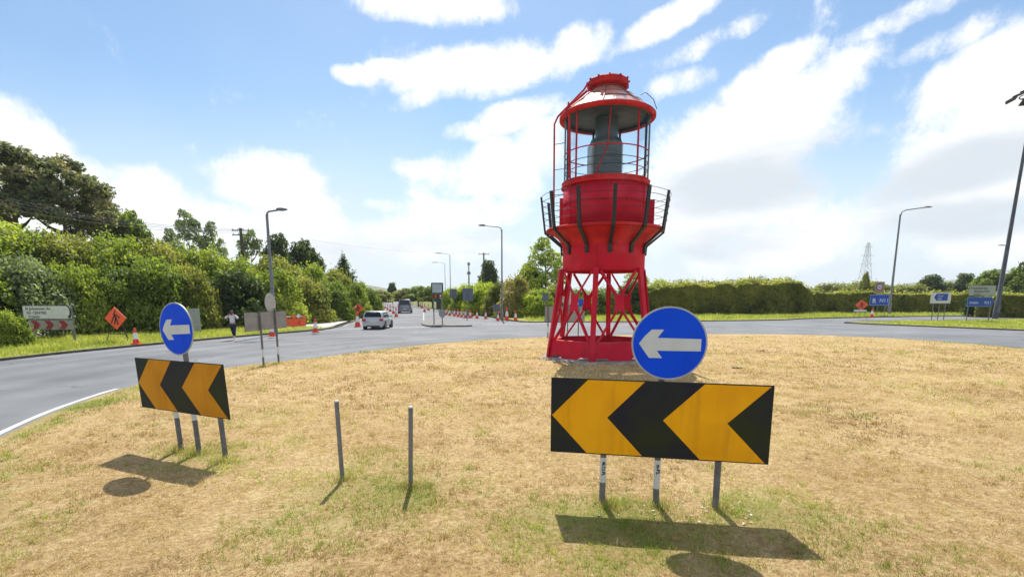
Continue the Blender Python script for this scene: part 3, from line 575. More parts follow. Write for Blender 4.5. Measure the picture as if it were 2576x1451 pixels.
TRK = {'shrub': trunk_mesh(1, .5, .03, 5), 'tree': trunk_mesh(2), 'loose': trunk_mesh(3, .8, .03, 7), 'tall': trunk_mesh(4, .8, .05, 8), 'cone': trunk_mesh(5, .9, .03, 3)}
tn = [0]
def plant(kind, px, Y, top, hw, colour, label, cat='tree', group=None, name=None, ground=None, depth=1.0):
    """px: bearing, Y: metres ahead, top: bearing height of its top, hw: half width in the same angular units"""
    fw = Y*math.cos(TH); X = xat(Y, 2, px)
    if ground is None: ground = float(bankz(X, Y))
    h = hz(Y, top)-ground; w = hw/FPX*fw
    tn[0] += 1; q = random.Random(tn[0])
    r = thing(name or ('bush' if kind == 'shrub' else 'tree'), (X, Y, ground), label, cat, q.random()*6.28, group)
    me = CR[kind][tn[0] % len(CR[kind])]
    k = {'shrub': .90, 'tree': .9, 'loose': .85, 'tall': .9, 'cone': .7}[kind]
    zt = {'shrub': 1.02, 'tree': 1.04, 'loose': 1.02, 'tall': 1.04, 'cone': 1.02}[kind]
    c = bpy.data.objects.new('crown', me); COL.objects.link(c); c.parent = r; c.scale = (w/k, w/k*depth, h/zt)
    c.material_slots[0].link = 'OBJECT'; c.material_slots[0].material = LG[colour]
    t = bpy.data.objects.new('trunk', TRK[kind]); COL.objects.link(t); t.parent = r; t.scale = (w/k, w/k*depth, h/zt)
    return r
GB = 'bushes and trees of the thicket on the left'
# left thicket: front row
for a in [
 ('shrub', -95, 30, 640, 146, 'mid', 'broad green bush cut by the left edge, foreground end of the thicket'),
 ('shrub', 10, 26.5, 775, 58, 'light', 'low pale green bush left of the white direction sign'),
 ('shrub', 70, 33, 640, 123, 'grey', 'grey-green bush standing directly behind the white direction sign'),
 ('shrub', 185, 35, 650, 90, 'light', 'bright green bush between the direction sign and the orange diamond sign'),
 ('shrub', 290, 37, 660, 90, 'mid', 'dark-based green bush directly behind the orange diamond sign and cone'),
 ('shrub', 400, 39, 640, 106, 'mid', 'rounded green bush behind the smaller round blue arrow sign'),
 ('shrub', 482, 41, 655, 74, 'olive', 'olive green bush with hanging branches above the plain grey panel'),
 ('shrub', 590, 45, 668, 102, 'dark', 'deep shaded bush directly behind the standing person'),
 ('shrub', 690, 48, 672, 87, 'light', 'bright green bush behind the left hand lamp column'),
 ('shrub', 765, 52, 690, 79, 'olive', 'olive bush above the orange plastic barrier'),
 ('shrub', 830, 57, 698, 67, 'mid', 'green bush beside the pale footpath left of the silver car'),
 ('shrub', 885, 66, 710, 54, 'light', 'pale green bush behind the small far orange diamond sign'),
 ('shrub', 925, 84, 722, 41, 'mid', 'last tall bush of the thicket before the road bends away')]:
    plant(*a, cat='bush', group=GB)
# left thicket: back row makes the long sloping top
for a in [
 ('shrub', -60, 40, 530, 168, 'light', 'highest bright green bush at the left edge below the big brown tree'),
 ('shrub', 60, 43, 555, 134, 'light', 'yellow-green bush on the upper slope right above the grey-green bush'),
 ('shrub', 180, 45, 570, 123, 'olive', 'olive topped bush on the slope under the middle of the big brown trees'),
 ('shrub', 300, 47, 578, 118, 'light', 'bright bush on the slope below the small green tree beside the brown trees'),
 ('shrub', 410, 50, 600, 106, 'olive', 'olive bush on the slope directly above the smaller round arrow sign'),
 ('shrub', 510, 53, 612, 115, 'light', 'light green bush on the slope left of the wooden telegraph pole'),
 ('shrub', 610, 56, 640, 102, 'light', 'light green bush around the foot of the wooden telegraph pole'),
 ('shrub', 700, 60, 640, 96, 'olive', 'olive bush behind the upper half of the left lamp column'),
 ('shrub', 785, 66, 655, 79, 'light', 'light green bush on the slope right of the left lamp column'),
 ('shrub', 905, 92, 704, 46, 'light', 'light green bush closing the slope left of the far hill'),
 ('shrub', 850, 75, 672, 62, 'olive', 'olive bush on the falling slope under the pointed dark tree')]:
    plant(*a, cat='bush', group=GB)
# tall trees standing behind
for a in [
 ('tall', 70, 58, 352, 118, 'brown', 'tallest brown-green tree in the group at the upper left'),
 ('tall', -70, 60, 430, 100, 'brown', 'brown-green tree cut by the left edge of the view'),
 ('tall', 190, 60, 378, 98, 'brown', 'brown-green tree with reddish tips at the right of the tallest one'),
 ('tall', 265, 64, 465, 58, 'brown', 'shorter brown tree on the right shoulder of the big group'),
 ('tree', 345, 66, 525, 58, 'mid', 'small fresh green tree right beside the big brown trees'),
 ('loose', 440, 80, 575, 40, 'grey', 'thin pale tree between the fresh green tree and the feathery group'),
 ('loose', 490, 78, 532, 45, 'grey', 'feathery grey-green tree, tallest in the middle of the left skyline'),
 ('loose', 548, 80, 560, 38, 'grey', 'feathery grey-green tree just left of the telegraph pole'),
 ('loose', 640, 84, 580, 42, 'grey', 'loose tree between the telegraph pole and the lamp column'),
 ('tree', 705, 82, 592, 48, 'dark', 'dark rounded tree behind the lamp column on the skyline'),
 ('tree', 770, 86, 600, 55, 'dark', 'dark spreading tree on the skyline right of the lamp column'),
 ('cone', 868, 84, 636, 52, 'dark', 'pointed dark conifer rising from the end of the thicket'),
 ]: plant(*a, group='tall trees behind the thicket')
# trees closing the view down the road
for a in [
 ('tree', 958, 140, 728, 36, 'olive', 'low olive tree at the bend left of the road end'),
 ('tree', 987, 190, 711, 15, 'dark', 'small dark tree standing clear above the road end'),
 ('tree', 1018, 150, 724, 38, 'olive', 'olive tree directly above the van roof'),
 ('tree', 1052, 150, 720, 40, 'mid', 'green tree right of the van beyond the road bend'),
 ('tree', 1088, 130, 716, 40, 'mid', 'green tree behind the post-mounted board on the traffic island')]:
    plant(*a, group='trees at the end of the road')
G2 = 'bushes and trees right of the exit road'
for a in [
 ('shrub', 1135, 98, 722, 38, 'yellow', 'yellow-green bush just right of the traffic island board'),
 ('shrub', 1175, 84, 710, 52, 'yellow', 'yellow-green bush behind the grey sign backs'),
 ('shrub', 1215, 78, 704, 58, 'yellow', 'brightest yellow-green bush between the sign backs and the lamp column'),
 ('shrub', 1256, 74, 706, 50, 'olive', 'olive bush just left of the middle lamp column foot'),
 ('shrub', 1300, 68, 686, 62, 'blossom', 'bush topped with fading cream blossom right of the middle lamp column'),
 ('shrub', 1350, 66, 722, 62, 'yellow', 'yellow-green bush beside the left legs of the red tower'),
 ('shrub', 1392, 70, 714, 52, 'olive', 'olive bush seen behind the left legs of the red tower'),
 ('shrub', 1445, 72, 722, 62, 'mid', 'green bush seen through the left bay of the tower legs'),
 ('shrub', 1520, 74, 718, 62, 'mid', 'green bush seen through the middle of the tower legs'),
 ('shrub', 1590, 76, 706, 62, 'dark', 'dark bush seen through the right bay of the tower legs')]:
    plant(*a, cat='bush', group=G2)
for a in [
 ('tree', 1230, 120, 656, 32, 'dark', 'round dark tree left of the middle lamp column'),
 ('tree', 1332, 88, 662, 44, 'dark', 'dark tree between the blossom bush and the pale tree'),
 ('loose', 1372, 84, 600, 62, 'light', 'pale loose-leaved tree left of the red tower gallery'),
 ('loose', 1600, 96, 678, 42, 'light', 'thin leafed tree top just right of the red tower legs')]:
    plant(*a, group=G2)
# distant trees on the right
G3 = 'distant trees beyond the low hedge'
for a in [
 ('shrub', 2090, 150, 708, 80, 'olive', 'wide olive scrub rising behind the left end of the low hedge'),
 ('shrub', 2175, 155, 706, 95, 'olive', 'olive scrub under the electricity pylon'),
 ('shrub', 2275, 150, 712, 90, 'olive', 'olive scrub behind the right hand lamp column'),
 ('tree', 2172, 140, 682, 14, 'olive', 'tiny bushy tree right at the foot of the pylon'),
 ('tree', 2337, 150, 692, 40, 'dark', 'dark round tree above the blue and white sign'),
 ('tree', 2385, 170, 708, 22, 'olive', 'low tree between the two round dark trees'),
 ('tree', 2424, 150, 688, 30, 'dark', 'dark round tree just left of the two-panel sign'),
 ('tree', 2492, 130, 676, 48, 'mid', 'tall green tree behind the two-panel sign'),
 ('tree', 2560, 125, 672, 48, 'mid', 'green tree right of the high mast'),
 ('loose', 2612, 50, 525, 48, 'dark', 'tree reaching in from the right edge beside the high mast')]:
    plant(*a, group=G3)
# hedges: leaf mass along a line
def hedge(name, p, q, h, th, n, size, mcol, label, topvar=.2, spikes=.12):
    p = np.array(p, float); q = np.array(q, float); L_ = np.linalg.norm(q-p); d = (q-p)/L_; nn = np.array([-d[1], d[0]])
    root = thing(name, (p[0], p[1], 0), label, 'hedge')
    t = rng.random(n)*L_; hh = h*(1-topvar+2*topvar*fbm(t*.22+p[0], t*0+1.5, 3)); face = rng.random(n)
    lump = .6*(fbm(t*.5, rng.random(n)*0+p[1], 3)-.5)
    hh = hh*np.clip(.62+.38*np.minimum(t, L_-t)/2.2, 0, 1)*(1+.16*(fbm(t*.55+p[1], t*0+4, 2)-.5)); top = face < .34; z = np.where(top, hh*(1-.12*rng.random(n)), hh*rng.random(n)**.8)
    off = np.where(top, (rng.random(n)-.5)*th, np.where(face < .8, -1, 1)*th/2*(1-.25*rng.random(n)**2))+lump+.5*(fbm(t*.9, z*.9, 3)-.5)
    sp_ = rng.random(n) < spikes; z = np.where(sp_ & top, z+rng.random(n)**2*h*(.05+.28*fbm(t*1.6, t*0+2, 2)), z)
    P = np.stack([d[0]*t+nn[0]*off, d[1]*t+nn[1]*off, z], 1); nv = np.stack([np.where(top, 0, np.sign(off)*nn[0]), np.where(top, 0, np.sign(off)*nn[1]), np.where(top, 1., .25)], 1)
    V, F = leaves(P, nv, size)
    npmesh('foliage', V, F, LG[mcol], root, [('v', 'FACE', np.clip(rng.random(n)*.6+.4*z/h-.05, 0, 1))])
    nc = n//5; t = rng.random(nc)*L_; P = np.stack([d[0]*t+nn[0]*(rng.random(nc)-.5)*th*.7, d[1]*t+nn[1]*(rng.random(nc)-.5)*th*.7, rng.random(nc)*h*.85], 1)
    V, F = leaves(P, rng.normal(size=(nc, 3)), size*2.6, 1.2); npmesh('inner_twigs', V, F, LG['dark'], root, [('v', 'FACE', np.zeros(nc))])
    return root
e1 = xat(72, 0, 1625); e2 = xat(80, 0, 2032)
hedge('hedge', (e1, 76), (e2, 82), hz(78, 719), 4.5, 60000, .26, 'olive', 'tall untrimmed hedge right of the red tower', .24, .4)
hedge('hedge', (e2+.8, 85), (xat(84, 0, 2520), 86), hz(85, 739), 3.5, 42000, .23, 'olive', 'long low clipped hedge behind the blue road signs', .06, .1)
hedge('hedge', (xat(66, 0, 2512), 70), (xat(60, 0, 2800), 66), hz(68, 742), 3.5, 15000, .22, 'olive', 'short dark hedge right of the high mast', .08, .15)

for a in [('shrub', 1660, 79, 700, 44, 'yellow', 'sprouting yellow-green bush at the left end of the tall hedge'), ('shrub', 1900, 81, 692, 56, 'olive', 'highest hump of the tall hedge, above its right half'), ('shrub', 1985, 83, 708, 48, 'olive', 'rounded right end of the tall hedge'), ('shrub', 1770, 80, 704, 50, 'olive', 'low hump in the middle of the tall hedge')]:
    plant(*a, cat='bush', group='bushes grown into the tall hedge')
# far hills
for nm, x0, x1, Y, prof in (('hill', -2600, -480, 2500, lambda u: (66+8*math.sin(u*9))*min(1, (1-u)*7)), ('hill', 1950, 3300, 2500, lambda u: (92+14*math.sin(u*8+1))*min(1, u*4))):
    mb = MB(); n = 60; V = []
    for i in range(n+1):
        u = i/n; x = x0+(x1-x0)*u; h = max(2, prof(u)); V += [(x, Y, -2), (x, Y+150, h), (x, Y+500, h*.9)]
    mb.add(V, [(3*i+a, 3*i+3+a, 3*i+4+a, 3*i+1+a) for i in range(n) for a in (0, 1)], 0, True); tag(mb.build(nm, FIELD), kind='structure')

# ------------------------------------------------------------------ the red lantern tower
A0 = -math.atan2(TW.x, TW.y)
def pol(phi, r, z=0):   # phi in degrees, 0 = side facing the road camera, positive to the right
    a = R(phi)+A0; return Vector((r*math.sin(a), -r*math.cos(a), z))
T = thing('lantern_tower', (TW.x, TW.y, 0), 'tall red lightship lantern tower with a glazed top standing on the roundabout', 'tower')
zb0, zb1, zt = .36, 1.0, 3.55
VA = [-8+60*k for k in range(6)]
RB, RT = 2.15, 1.60
def legp(i, z, off=0.):
    t = (z-zb0)/(zt+.9-zb0); t = min(t, 1.2); r = RB+(1.56-RB)*t+off; return pol(VA[i % 6], r, z)
for i in range(6):
    j = (i+1) % 6; a, b = legp(i, zb0, .0), legp(j, zb0, .0); c, d = legp(j, zb1, -.02), legp(i, zb1, -.02)
    inn = lambda p: Vector((p.x*.975, p.y*.975, p.z)); mid = (a+b)/2
    # base band panel: hollow thin plate with cut-out foot corners
    def L2(s, z): lo = a.lerp(b, s); hi = d.lerp(c, s); t = (z-zb0)/(zb1-zb0); return lo.lerp(hi, t)
    out = [L2(.0, zb0), L2(.05, zb0), L2(.08, zb0+.09), L2(.27, zb0+.09), L2(.33, zb0), L2(.67, zb0), L2(.73, zb0+.09), L2(.92, zb0+.09), L2(.95, zb0), L2(1, zb0), L2(1, zb1), L2(0, zb1)]
    n = len(out); mb = MB(); mb.add(out+[inn(p) for p in out], [tuple(range(n)), tuple(range(2*n-1, n-1, -1))]+[(k, k+n, (k+1) % n+n, (k+1) % n) for k in range(n)]); mb.build('base_panel', RED, T)
    fl = MB(); p, q = L2(0, zb1), L2(1, zb1); fl.add([p*1.0, q*1.0, Vector((q.x*.9, q.y*.9, q.z+.012)), Vector((p.x*.9, p.y*.9, p.z+.012)), p-Vector((0,0,.03)), q-Vector((0,0,.03))], [(0,1,2,3), (4,5,1,0)]); fl.build('base_flange', REDW, T)
for i in range(6):
    mb = MB(); p0, p1 = legp(i, zb0, .03), legp(i, zt+.10, .03); ang = R(VA[i])+A0; rad = Vector((math.sin(ang), -math.cos(ang), 0)); tan = Vector((math.cos(ang), math.sin(ang), 0))
    # T-section leg: outer flange plus web
    for (w, dpt, off) in ((.19, .03, 0), (.03, .16, -.08)):
        V = []
        for P_ in (p0, p1):
            for sa, sb in ((-1, -1), (1, -1), (1, 1), (-1, 1)): V.append(P_+tan*sa*w/2+rad*(off+sb*dpt/2))
        mb.add(V, [(3,2,1,0), (4,5,6,7), (0,1,5,4), (1,2,6,5), (2,3,7,6), (3,0,4,7)])
    mb.build('leg', RED, T)
def facep(i, s, z):
    return legp(i, z).lerp(legp(i+1, z), s)
for i in range(6):
    zc = 2.42; hs = .088; mb = MB()
    nrm = pol(VA[i]+30, 1.0); nrm = Vector((nrm.x, nrm.y, .25)).normalized()
    pl = [facep(i, .5-hs, 2.72), facep(i, .5+hs, 2.72), facep(i, .5+hs*.75, 2.42), facep(i, .5+hs, 2.1), facep(i, .5-hs, 2.1), facep(i, .5-hs*.75, 2.42)]
    pl = [facep(i, .5-.08, 2.82), facep(i, .5-.04, 2.70), facep(i, .5+.04, 2.70), facep(i, .5+.08, 2.82), facep(i, .5+.105, 2.72), facep(i, .5+.085, 2.42), facep(i, .5+.11, 2.1), facep(i, .5+.08, 2.02), facep(i, .5+.03, 2.12), facep(i, .5-.03, 2.12), facep(i, .5-.08, 2.02), facep(i, .5-.11, 2.1), facep(i, .5-.085, 2.42), facep(i, .5-.105, 2.72)]
    n = len(pl); mb.add([p+nrm*.03 for p in pl]+[p+nrm*.012 for p in pl], [tuple(range(n)), tuple(range(2*n-1, n-1, -1))]+[(k, k+n, (k+1) % n+n, (k+1) % n) for k in range(n)]); mb.build('gusset_plate', RED, T)
    for (s0, z0, s1, z1) in ((.10, zt, .45, 2.68), (.90, zt, .55, 2.68), (.08, zb1, .45, 2.14), (.92, zb1, .55, 2.14)):
        mb = MB(); p, q = facep(i, s0, z0), facep(i, s1, z1); t = (q-p).normalized(); w = t.cross(nrm).normalized(); V = []
        for P_ in (p, q):
            for sa, sb in ((-1, -1), (1, -1), (1, 1), (-1, 1)): V.append(P_+w*sa*.042+nrm*sb*.008)
        mb.add(V, [(3,2,1,0), (4,5,6,7), (0,1,5,4), (1,2,6,5), (2,3,7,6), (3,0,4,7)])
        V = []
        for P_ in (p, q):
            for sa, sb in ((-1, -1), (1, -1), (1, 1), (-1, 1)): V.append(P_+w*(.042+sa*.008)-nrm*(.04+sb*.03))
        mb.add(V, [(3,2,1,0), (4,5,6,7), (0,1,5,4), (1,2,6,5), (2,3,7,6), (3,0,4,7)])
        mb.build('brace', RED, T)
# lower cylinder, flare, gallery deck, drum
MB().lathe([(1.42, zt+.02), (1.52, zt), (1.54, zt+.06), (1.54, 4.46), (1.56, 4.48), (1.56, 4.52), (1.44, 4.52), (1.44, zt+.02)], 48).build('lower_drum', RED, T)
MB().lathe([(1.545, 4.46), (1.60, 4.62), (1.74, 4.80), (1.98, 4.98), (2.13, 5.04), (2.13, 5.0)], 48).build('gallery_bracket', REDW, T)
MB().lathe([(1.4, 5.05), (2.13, 5.05), (2.18, 5.02), (2.19, 5.09), (2.15, 5.12), (1.4, 5.12)], 48).build('gallery_deck', REDW, T)
MB().lathe([(1.50, 5.12), (1.56, 5.12), (1.56, 6.62), (1.53, 6.62)], 48).build('drum', RED, T)
MB().lathe([(1.3, 6.60), (1.64, 6.60), (1.64, 6.64), (1.61, 6.66), (1.61, 6.75), (1.63, 6.77), (1.60, 6.80), (1.3, 6.80)], 48).build('drum_coping', REDW, T)
for z in (5.22, 5.98, 5.30): MB().lathe([(1.562, z-.014), (1.576, z-.014), (1.576, z+.014), (1.562, z+.014)], 48).build('seam_band', REDW, T)
for ph in (-52, 4, 61, 150, 230):
    mb = MB(); a, b = pol(ph, 1.57, 5.24), pol(ph, 1.57, 6.6); mb.tube([a, b], .014, 6); mb.build('seam', REDW, T)
for ph in (-9, 111, 231): mb = MB(); mb.tube([pol(ph, 1.55, zt+.02), pol(ph, 1.55, 4.44)], .014, 6); mb.build('seam', REDW, T)
mb = MB()
for z, r_, n in ((5.19, 1.575, 60), (5.945, 1.575, 60), (6.015, 1.575, 60), (6.56, 1.565, 60), (3.63, 1.55, 60), (4.40, 1.55, 60)):
    for k in range(n): p = pol(k*360/n, r_, z); mb.box(p, (.03, .03, .03), Matrix.Rotation(R(k*360/n)+A0, 3, 'Z'))
tag(mb.build('rivets', REDW, T), kind='stuff')
for i in range(6):
    for k in range(5):
        p = legp(i, zb1+.05+k*.0, .06); break
    mb = MB()
    for dz in (.08, .2, .32, .44, .56): p = legp(i, zb0+dz, .055); mb.tube([p, p+pol(VA[i], .02)], .022, 6)
    mb.build('bolts', REDW, T)
# drum door box on the right flank, small one on the left
mb = MB(); c = pol(84, 1.66, 5.62); a = R(84)+A0; mb.box(c, (.5, .3, .95), Matrix.Rotation(a, 3, 'Z')); mb.build('door_housing', RED, T)
mb = MB(); c = pol(-96, 1.60, 5.75); a = R(-96)+A0; mb.box(c, (.5, .14, 1.1), Matrix.Rotation(a, 3, 'Z')); mb.build('door', RED, T)
# hatch plate between stanchions
mb = MB(); c = pol(12, 1.76, 4.74); mb.lathe([(.0, .02), (.10, .02), (.12, 0)], 12); o = mb.build('hatch', REDW, T); o.location = pol(14, 1.575, 4.35); o.rotation_euler = (R(90), 0, R(14)+A0)
# stanchions and rails
for k in range(12):
    ph = 8+30*k; mb = MB(); tn_ = pol(ph+90, 1.0)
    pts = [pol(ph, 1.58, 4.18), pol(ph, 1.60, 4.48), pol(ph, 2.22, 5.00), pol(ph, 2.24, 5.14), pol(ph, 2.38, 6.29)]
    for p, q in zip(pts[:-1], pts[1:]):
        t = (q-p).normalized(); w = tn_; n_ = t.cross(w).normalized(); V = []
        for P_ in (p-t*.02, q+t*.02):
            for sa, sb in ((-1, -1), (1, -1), (1, 1), (-1, 1)): V.append(P_+w*sa*.062+n_*sb*.035)
        mb.add(V, [(3,2,1,0), (4,5,6,7), (0,1,5,4), (1,2,6,5), (2,3,7,6), (3,0,4,7)])
    mb.build('stanchion', BLK, T)
for z in (5.38, 5.62, 5.86, 6.08, 6.28):
    r = 2.24+(z-5.14)/1.15*.14
    MB().lathe([(r+.009*math.cos(a), z+.009*math.sin(a)) for a in np.linspace(0, 2*math.pi, 6, endpoint=False)], 48, closed=True).build('guard_rail', BLK, T)
# lantern: glazing, bars, ring, roof, cap
def ringtube(r, z, t, m, name, n=48): return MB().lathe([(r+t*math.cos(a), z+t*math.sin(a)) for a in np.linspace(0, 2*math.pi, 8, endpoint=False)], n, closed=True).build(name, m, T)
for k in range(6):
    mb = MB(); V = []; m_ = 8; a0 = VA[k]+18
    for j in range(m_+1):
        ph = a0+60*j/m_; V += [pol(ph, 1.545, 6.80), pol(ph, 1.545, 8.98)]
    mb.add(V, [(2*j, 2*j+2, 2*j+3, 2*j+1) for j in range(m_)], 0, True); mb.build('glass_pane', GLS, T)
for k, ph in enumerate((-44, 46, 106, 160, 200, 254)):
    mb = MB(); mb.tube([pol(ph, 1.50, 6.78), pol(ph, 1.50, 9.0)], .035 if k < 2 else .045, 8); mb.build('glazing_bar', REDW if k < 2 else DARKG, T)
mb = MB(); mb.tube([pol(-14, 1.50, 6.78), pol(2, 1.50, 7.75), pol(5, 1.50, 9.0)], .022, 6); mb.build('glazing_bar', REDW, T)
for ph in (-75, 78): mb = MB(); mb.tube([pol(ph, 1.54, 6.78), pol(ph, 1.54, 9.0)], .03, 8); mb.build('glazing_bar', GALV, T)
ringtube(1.53, 7.78, .022, REDW, 'glazing_ring')
for z in (7.15, 7.42): ringtube(1.49, z, .013, DARKG, 'glazing_ring')
MB().lathe([(1.56, 9.02), (1.58, 8.98), (1.71, 8.97), (1.74, 9.0), (1.74, 9.09), (1.71, 9.12), (1.56, 9.14)], 48).build('roof_ring', REDW, T)
MB().lathe([(1.57, 9.0), (1.51, 8.96), (1.50, 8.96), (1.50, 9.10), (1.57, 9.12)], 48, closed=True).build('ceiling_lining', LENSD, T)
MB().lathe([(.02, 9.08), (1.51, 9.06), (1.51, 9.10), (.02, 9.12)], 48).build('lantern_ceiling', LENSD, T)
MB().lathe([(1.66, 9.12), (1.62, 9.18), (1.28, 9.44), (.93, 9.71), (.60, 9.96)], 16, smooth=False).build('roof', COPPER, T)
for k in range(8): mb = MB(); ph = -5+45*k; mb.tube([pol(ph, 1.64, 9.18), pol(ph, .61, 9.965)], .02, 6); mb.build('roof_rib', mat('copper_rib', (.30, .12, .09), .5, .5), T)
for z, r in ((9.44, 1.285), (9.71, .935)): ringtube(r, z, .016, MATS['copper_rib'], 'roof_seam', 32)
MB().lathe([(.62, 9.93), (.59, 9.97), (.57, 10.06), (.60, 10.10)], 24).build('vent_neck', mat('red_brown_paint', (.30, .06, .06), .5), T)
MB().lathe([(.05, 10.08), (.68, 10.05), (.76, 10.09), (.75, 10.27), (.71, 10.31), (.5, 10.38), (.05, 10.40)], 12, smooth=False).build('vent_cap', REDW, T)
for k in range(12): mb = MB(); mb.box(pol(30*k+4, .755, 10.28), (.06, .05, .05), Matrix.Rotation(R(30*k+4)+A0, 3, 'Z')); mb.build('cap_lug', REDW, T)
MB().tube([(0, 0, 7.7), (0, 0, 9.05)], .42, 24).build('light_column', LENS, T)
le = MB(); le.lathe([(.05, 6.75), (.60, 6.75), (.62, 6.9), (.62, 8.15), (.56, 8.3), (.42, 8.34), (.05, 8.34)], 10, smooth=False); le.build('lens', LENS, T)
for z in (6.95, 7.15, 7.35, 7.55, 7.75, 7.95, 8.12): ringtube(.615, z, .012, GALV, 'lens_ring', 10)
mb = MB(); c = pol(-70, .58, 7.45); mb.box(c, (.5, .12, 1.3), Matrix.Rotation(R(-70)+A0, 3, 'Z')); mb.build('lens_panel', mat('pale_lens_glass', (.30, .34, .33), .2, .1, var=.3, scale=8), T)
# ladder on the left: outer and inner stile bending over the roof to the cap
lad = MB(); lad.tube([pol(-84, 1.90, 5.12), pol(-84, 1.92, 8.9), pol(-80, 1.80, 9.12), pol(-72, .90, 9.98), pol(-72, .76, 10.20)], .035, 8); lad.build('ladder_stile', REDW, T)
lad = MB(); lad.tube([pol(-50, 1.64, 6.8), pol(-50, 1.70, 8.9), pol(-56, 1.74, 9.12), pol(-62, .84, 9.90)], .045, 8); lad.build('ladder_stile', REDW, T)
for z in (6.4, 7.3, 8.2): mb = MB(); mb.tube([pol(-84, 1.905, z), pol(-78, 1.56, z)], .014, 6); mb.build('pipe_bracket', BLK, T)
mb = MB(); mb.tube([pol(60, 1.30, 9.56), pol(66, 1.42, 9.66), pol(72, 1.66, 9.44), pol(74, 1.78, 9.12)], .014, 6); mb.build('roof_handrail', BLK, T)
mb = MB(); mb.tube([pol(-70, 1.50, 9.3), pol(-66, 1.5, 9.50)], .03, 6); mb.build('vent_pipe', REDW, T)
rb_ = MB()
for k in range(34):
    a = random.uniform(-80, 80) if k % 3 else random.uniform(0, 360); p = pol(a, random.uniform(2.15, 2.75)); z = float(iz(p.x+TW.x, p.y+TW.y)); w = random.uniform(.05, .16)
    rb_.box((p.x, p.y, z+w*.2), (w, w*random.uniform(.6, 1.2), w*.7), Matrix.Rotation(random.random()*6, 3, 'Z') @ Matrix.Rotation(random.random(), 3, 'X'), taper=.7)
tag(rb_.build('rubble', CONC, T), kind='stuff')
# rough concrete plinth
pb = MB(); n = 36; prof = []
for r_, z_ in ((2.42, -.1), (2.30, .25), (2.18, .35), (.1, .352)): prof.append((r_, z_))
V = []
for r_, z_ in prof:
    for k in range(n):
        a = 2*math.pi*k/n; rr = r_*(1+.05*math.sin(k*2.1)+.035*math.sin(k*5.3)); V.append((rr*math.cos(a), rr*math.sin(a), z_))
pb.add(V, [(i*n+k, i*n+(k+1) % n, (i+1)*n+(k+1) % n, (i+1)*n+k) for i in range(3) for k in range(n)]); pb.build('plinth', CONC, T)

# ------------------------------------------------------------------ lettering
def text(s, size, x, z, parent, m, y=-.03, name='lettering', rot=0., align='LEFT', ext=.001, bold=0.004):
    cu = bpy.data.curves.new('t', 'FONT'); cu.body = s; cu.size = size; cu.extrude = ext; cu.offset = bold*size*2; cu.align_x = align; cu.resolution_u = 3
    o = bpy.data.objects.new('t', cu); COL.objects.link(o); bpy.context.view_layer.update()
    me = bpy.data.meshes.new_from_object(o.evaluated_get(bpy.context.evaluated_depsgraph_get())); bpy.data.objects.remove(o)
    me.name = name; me.materials.clear(); me.materials.append(m); q = bpy.data.objects.new(name, me); COL.objects.link(q)
    q.parent = parent; q.location = (x, y, z); q.rotation_euler = (R(90), rot, 0) if not rot else Matrix(Matrix.Rotation(rot, 3, 'Y') @ Matrix.Rotation(R(90), 3, 'X')).to_euler(); return q

def rrect(w, h, r=.04, x=0, z=0, n=4):
    P = []
    for cx, cz, a in ((w/2-r, h/2-r, 0), (-w/2+r, h/2-r, 90), (-w/2+r, -h/2+r, 180), (w/2-r, -h/2+r, 270)):
        for k in range(n+1): q = R(a+90*k/n); P.append((x+cx+r*math.cos(q), z+cz+r*math.sin(q)))
    return P
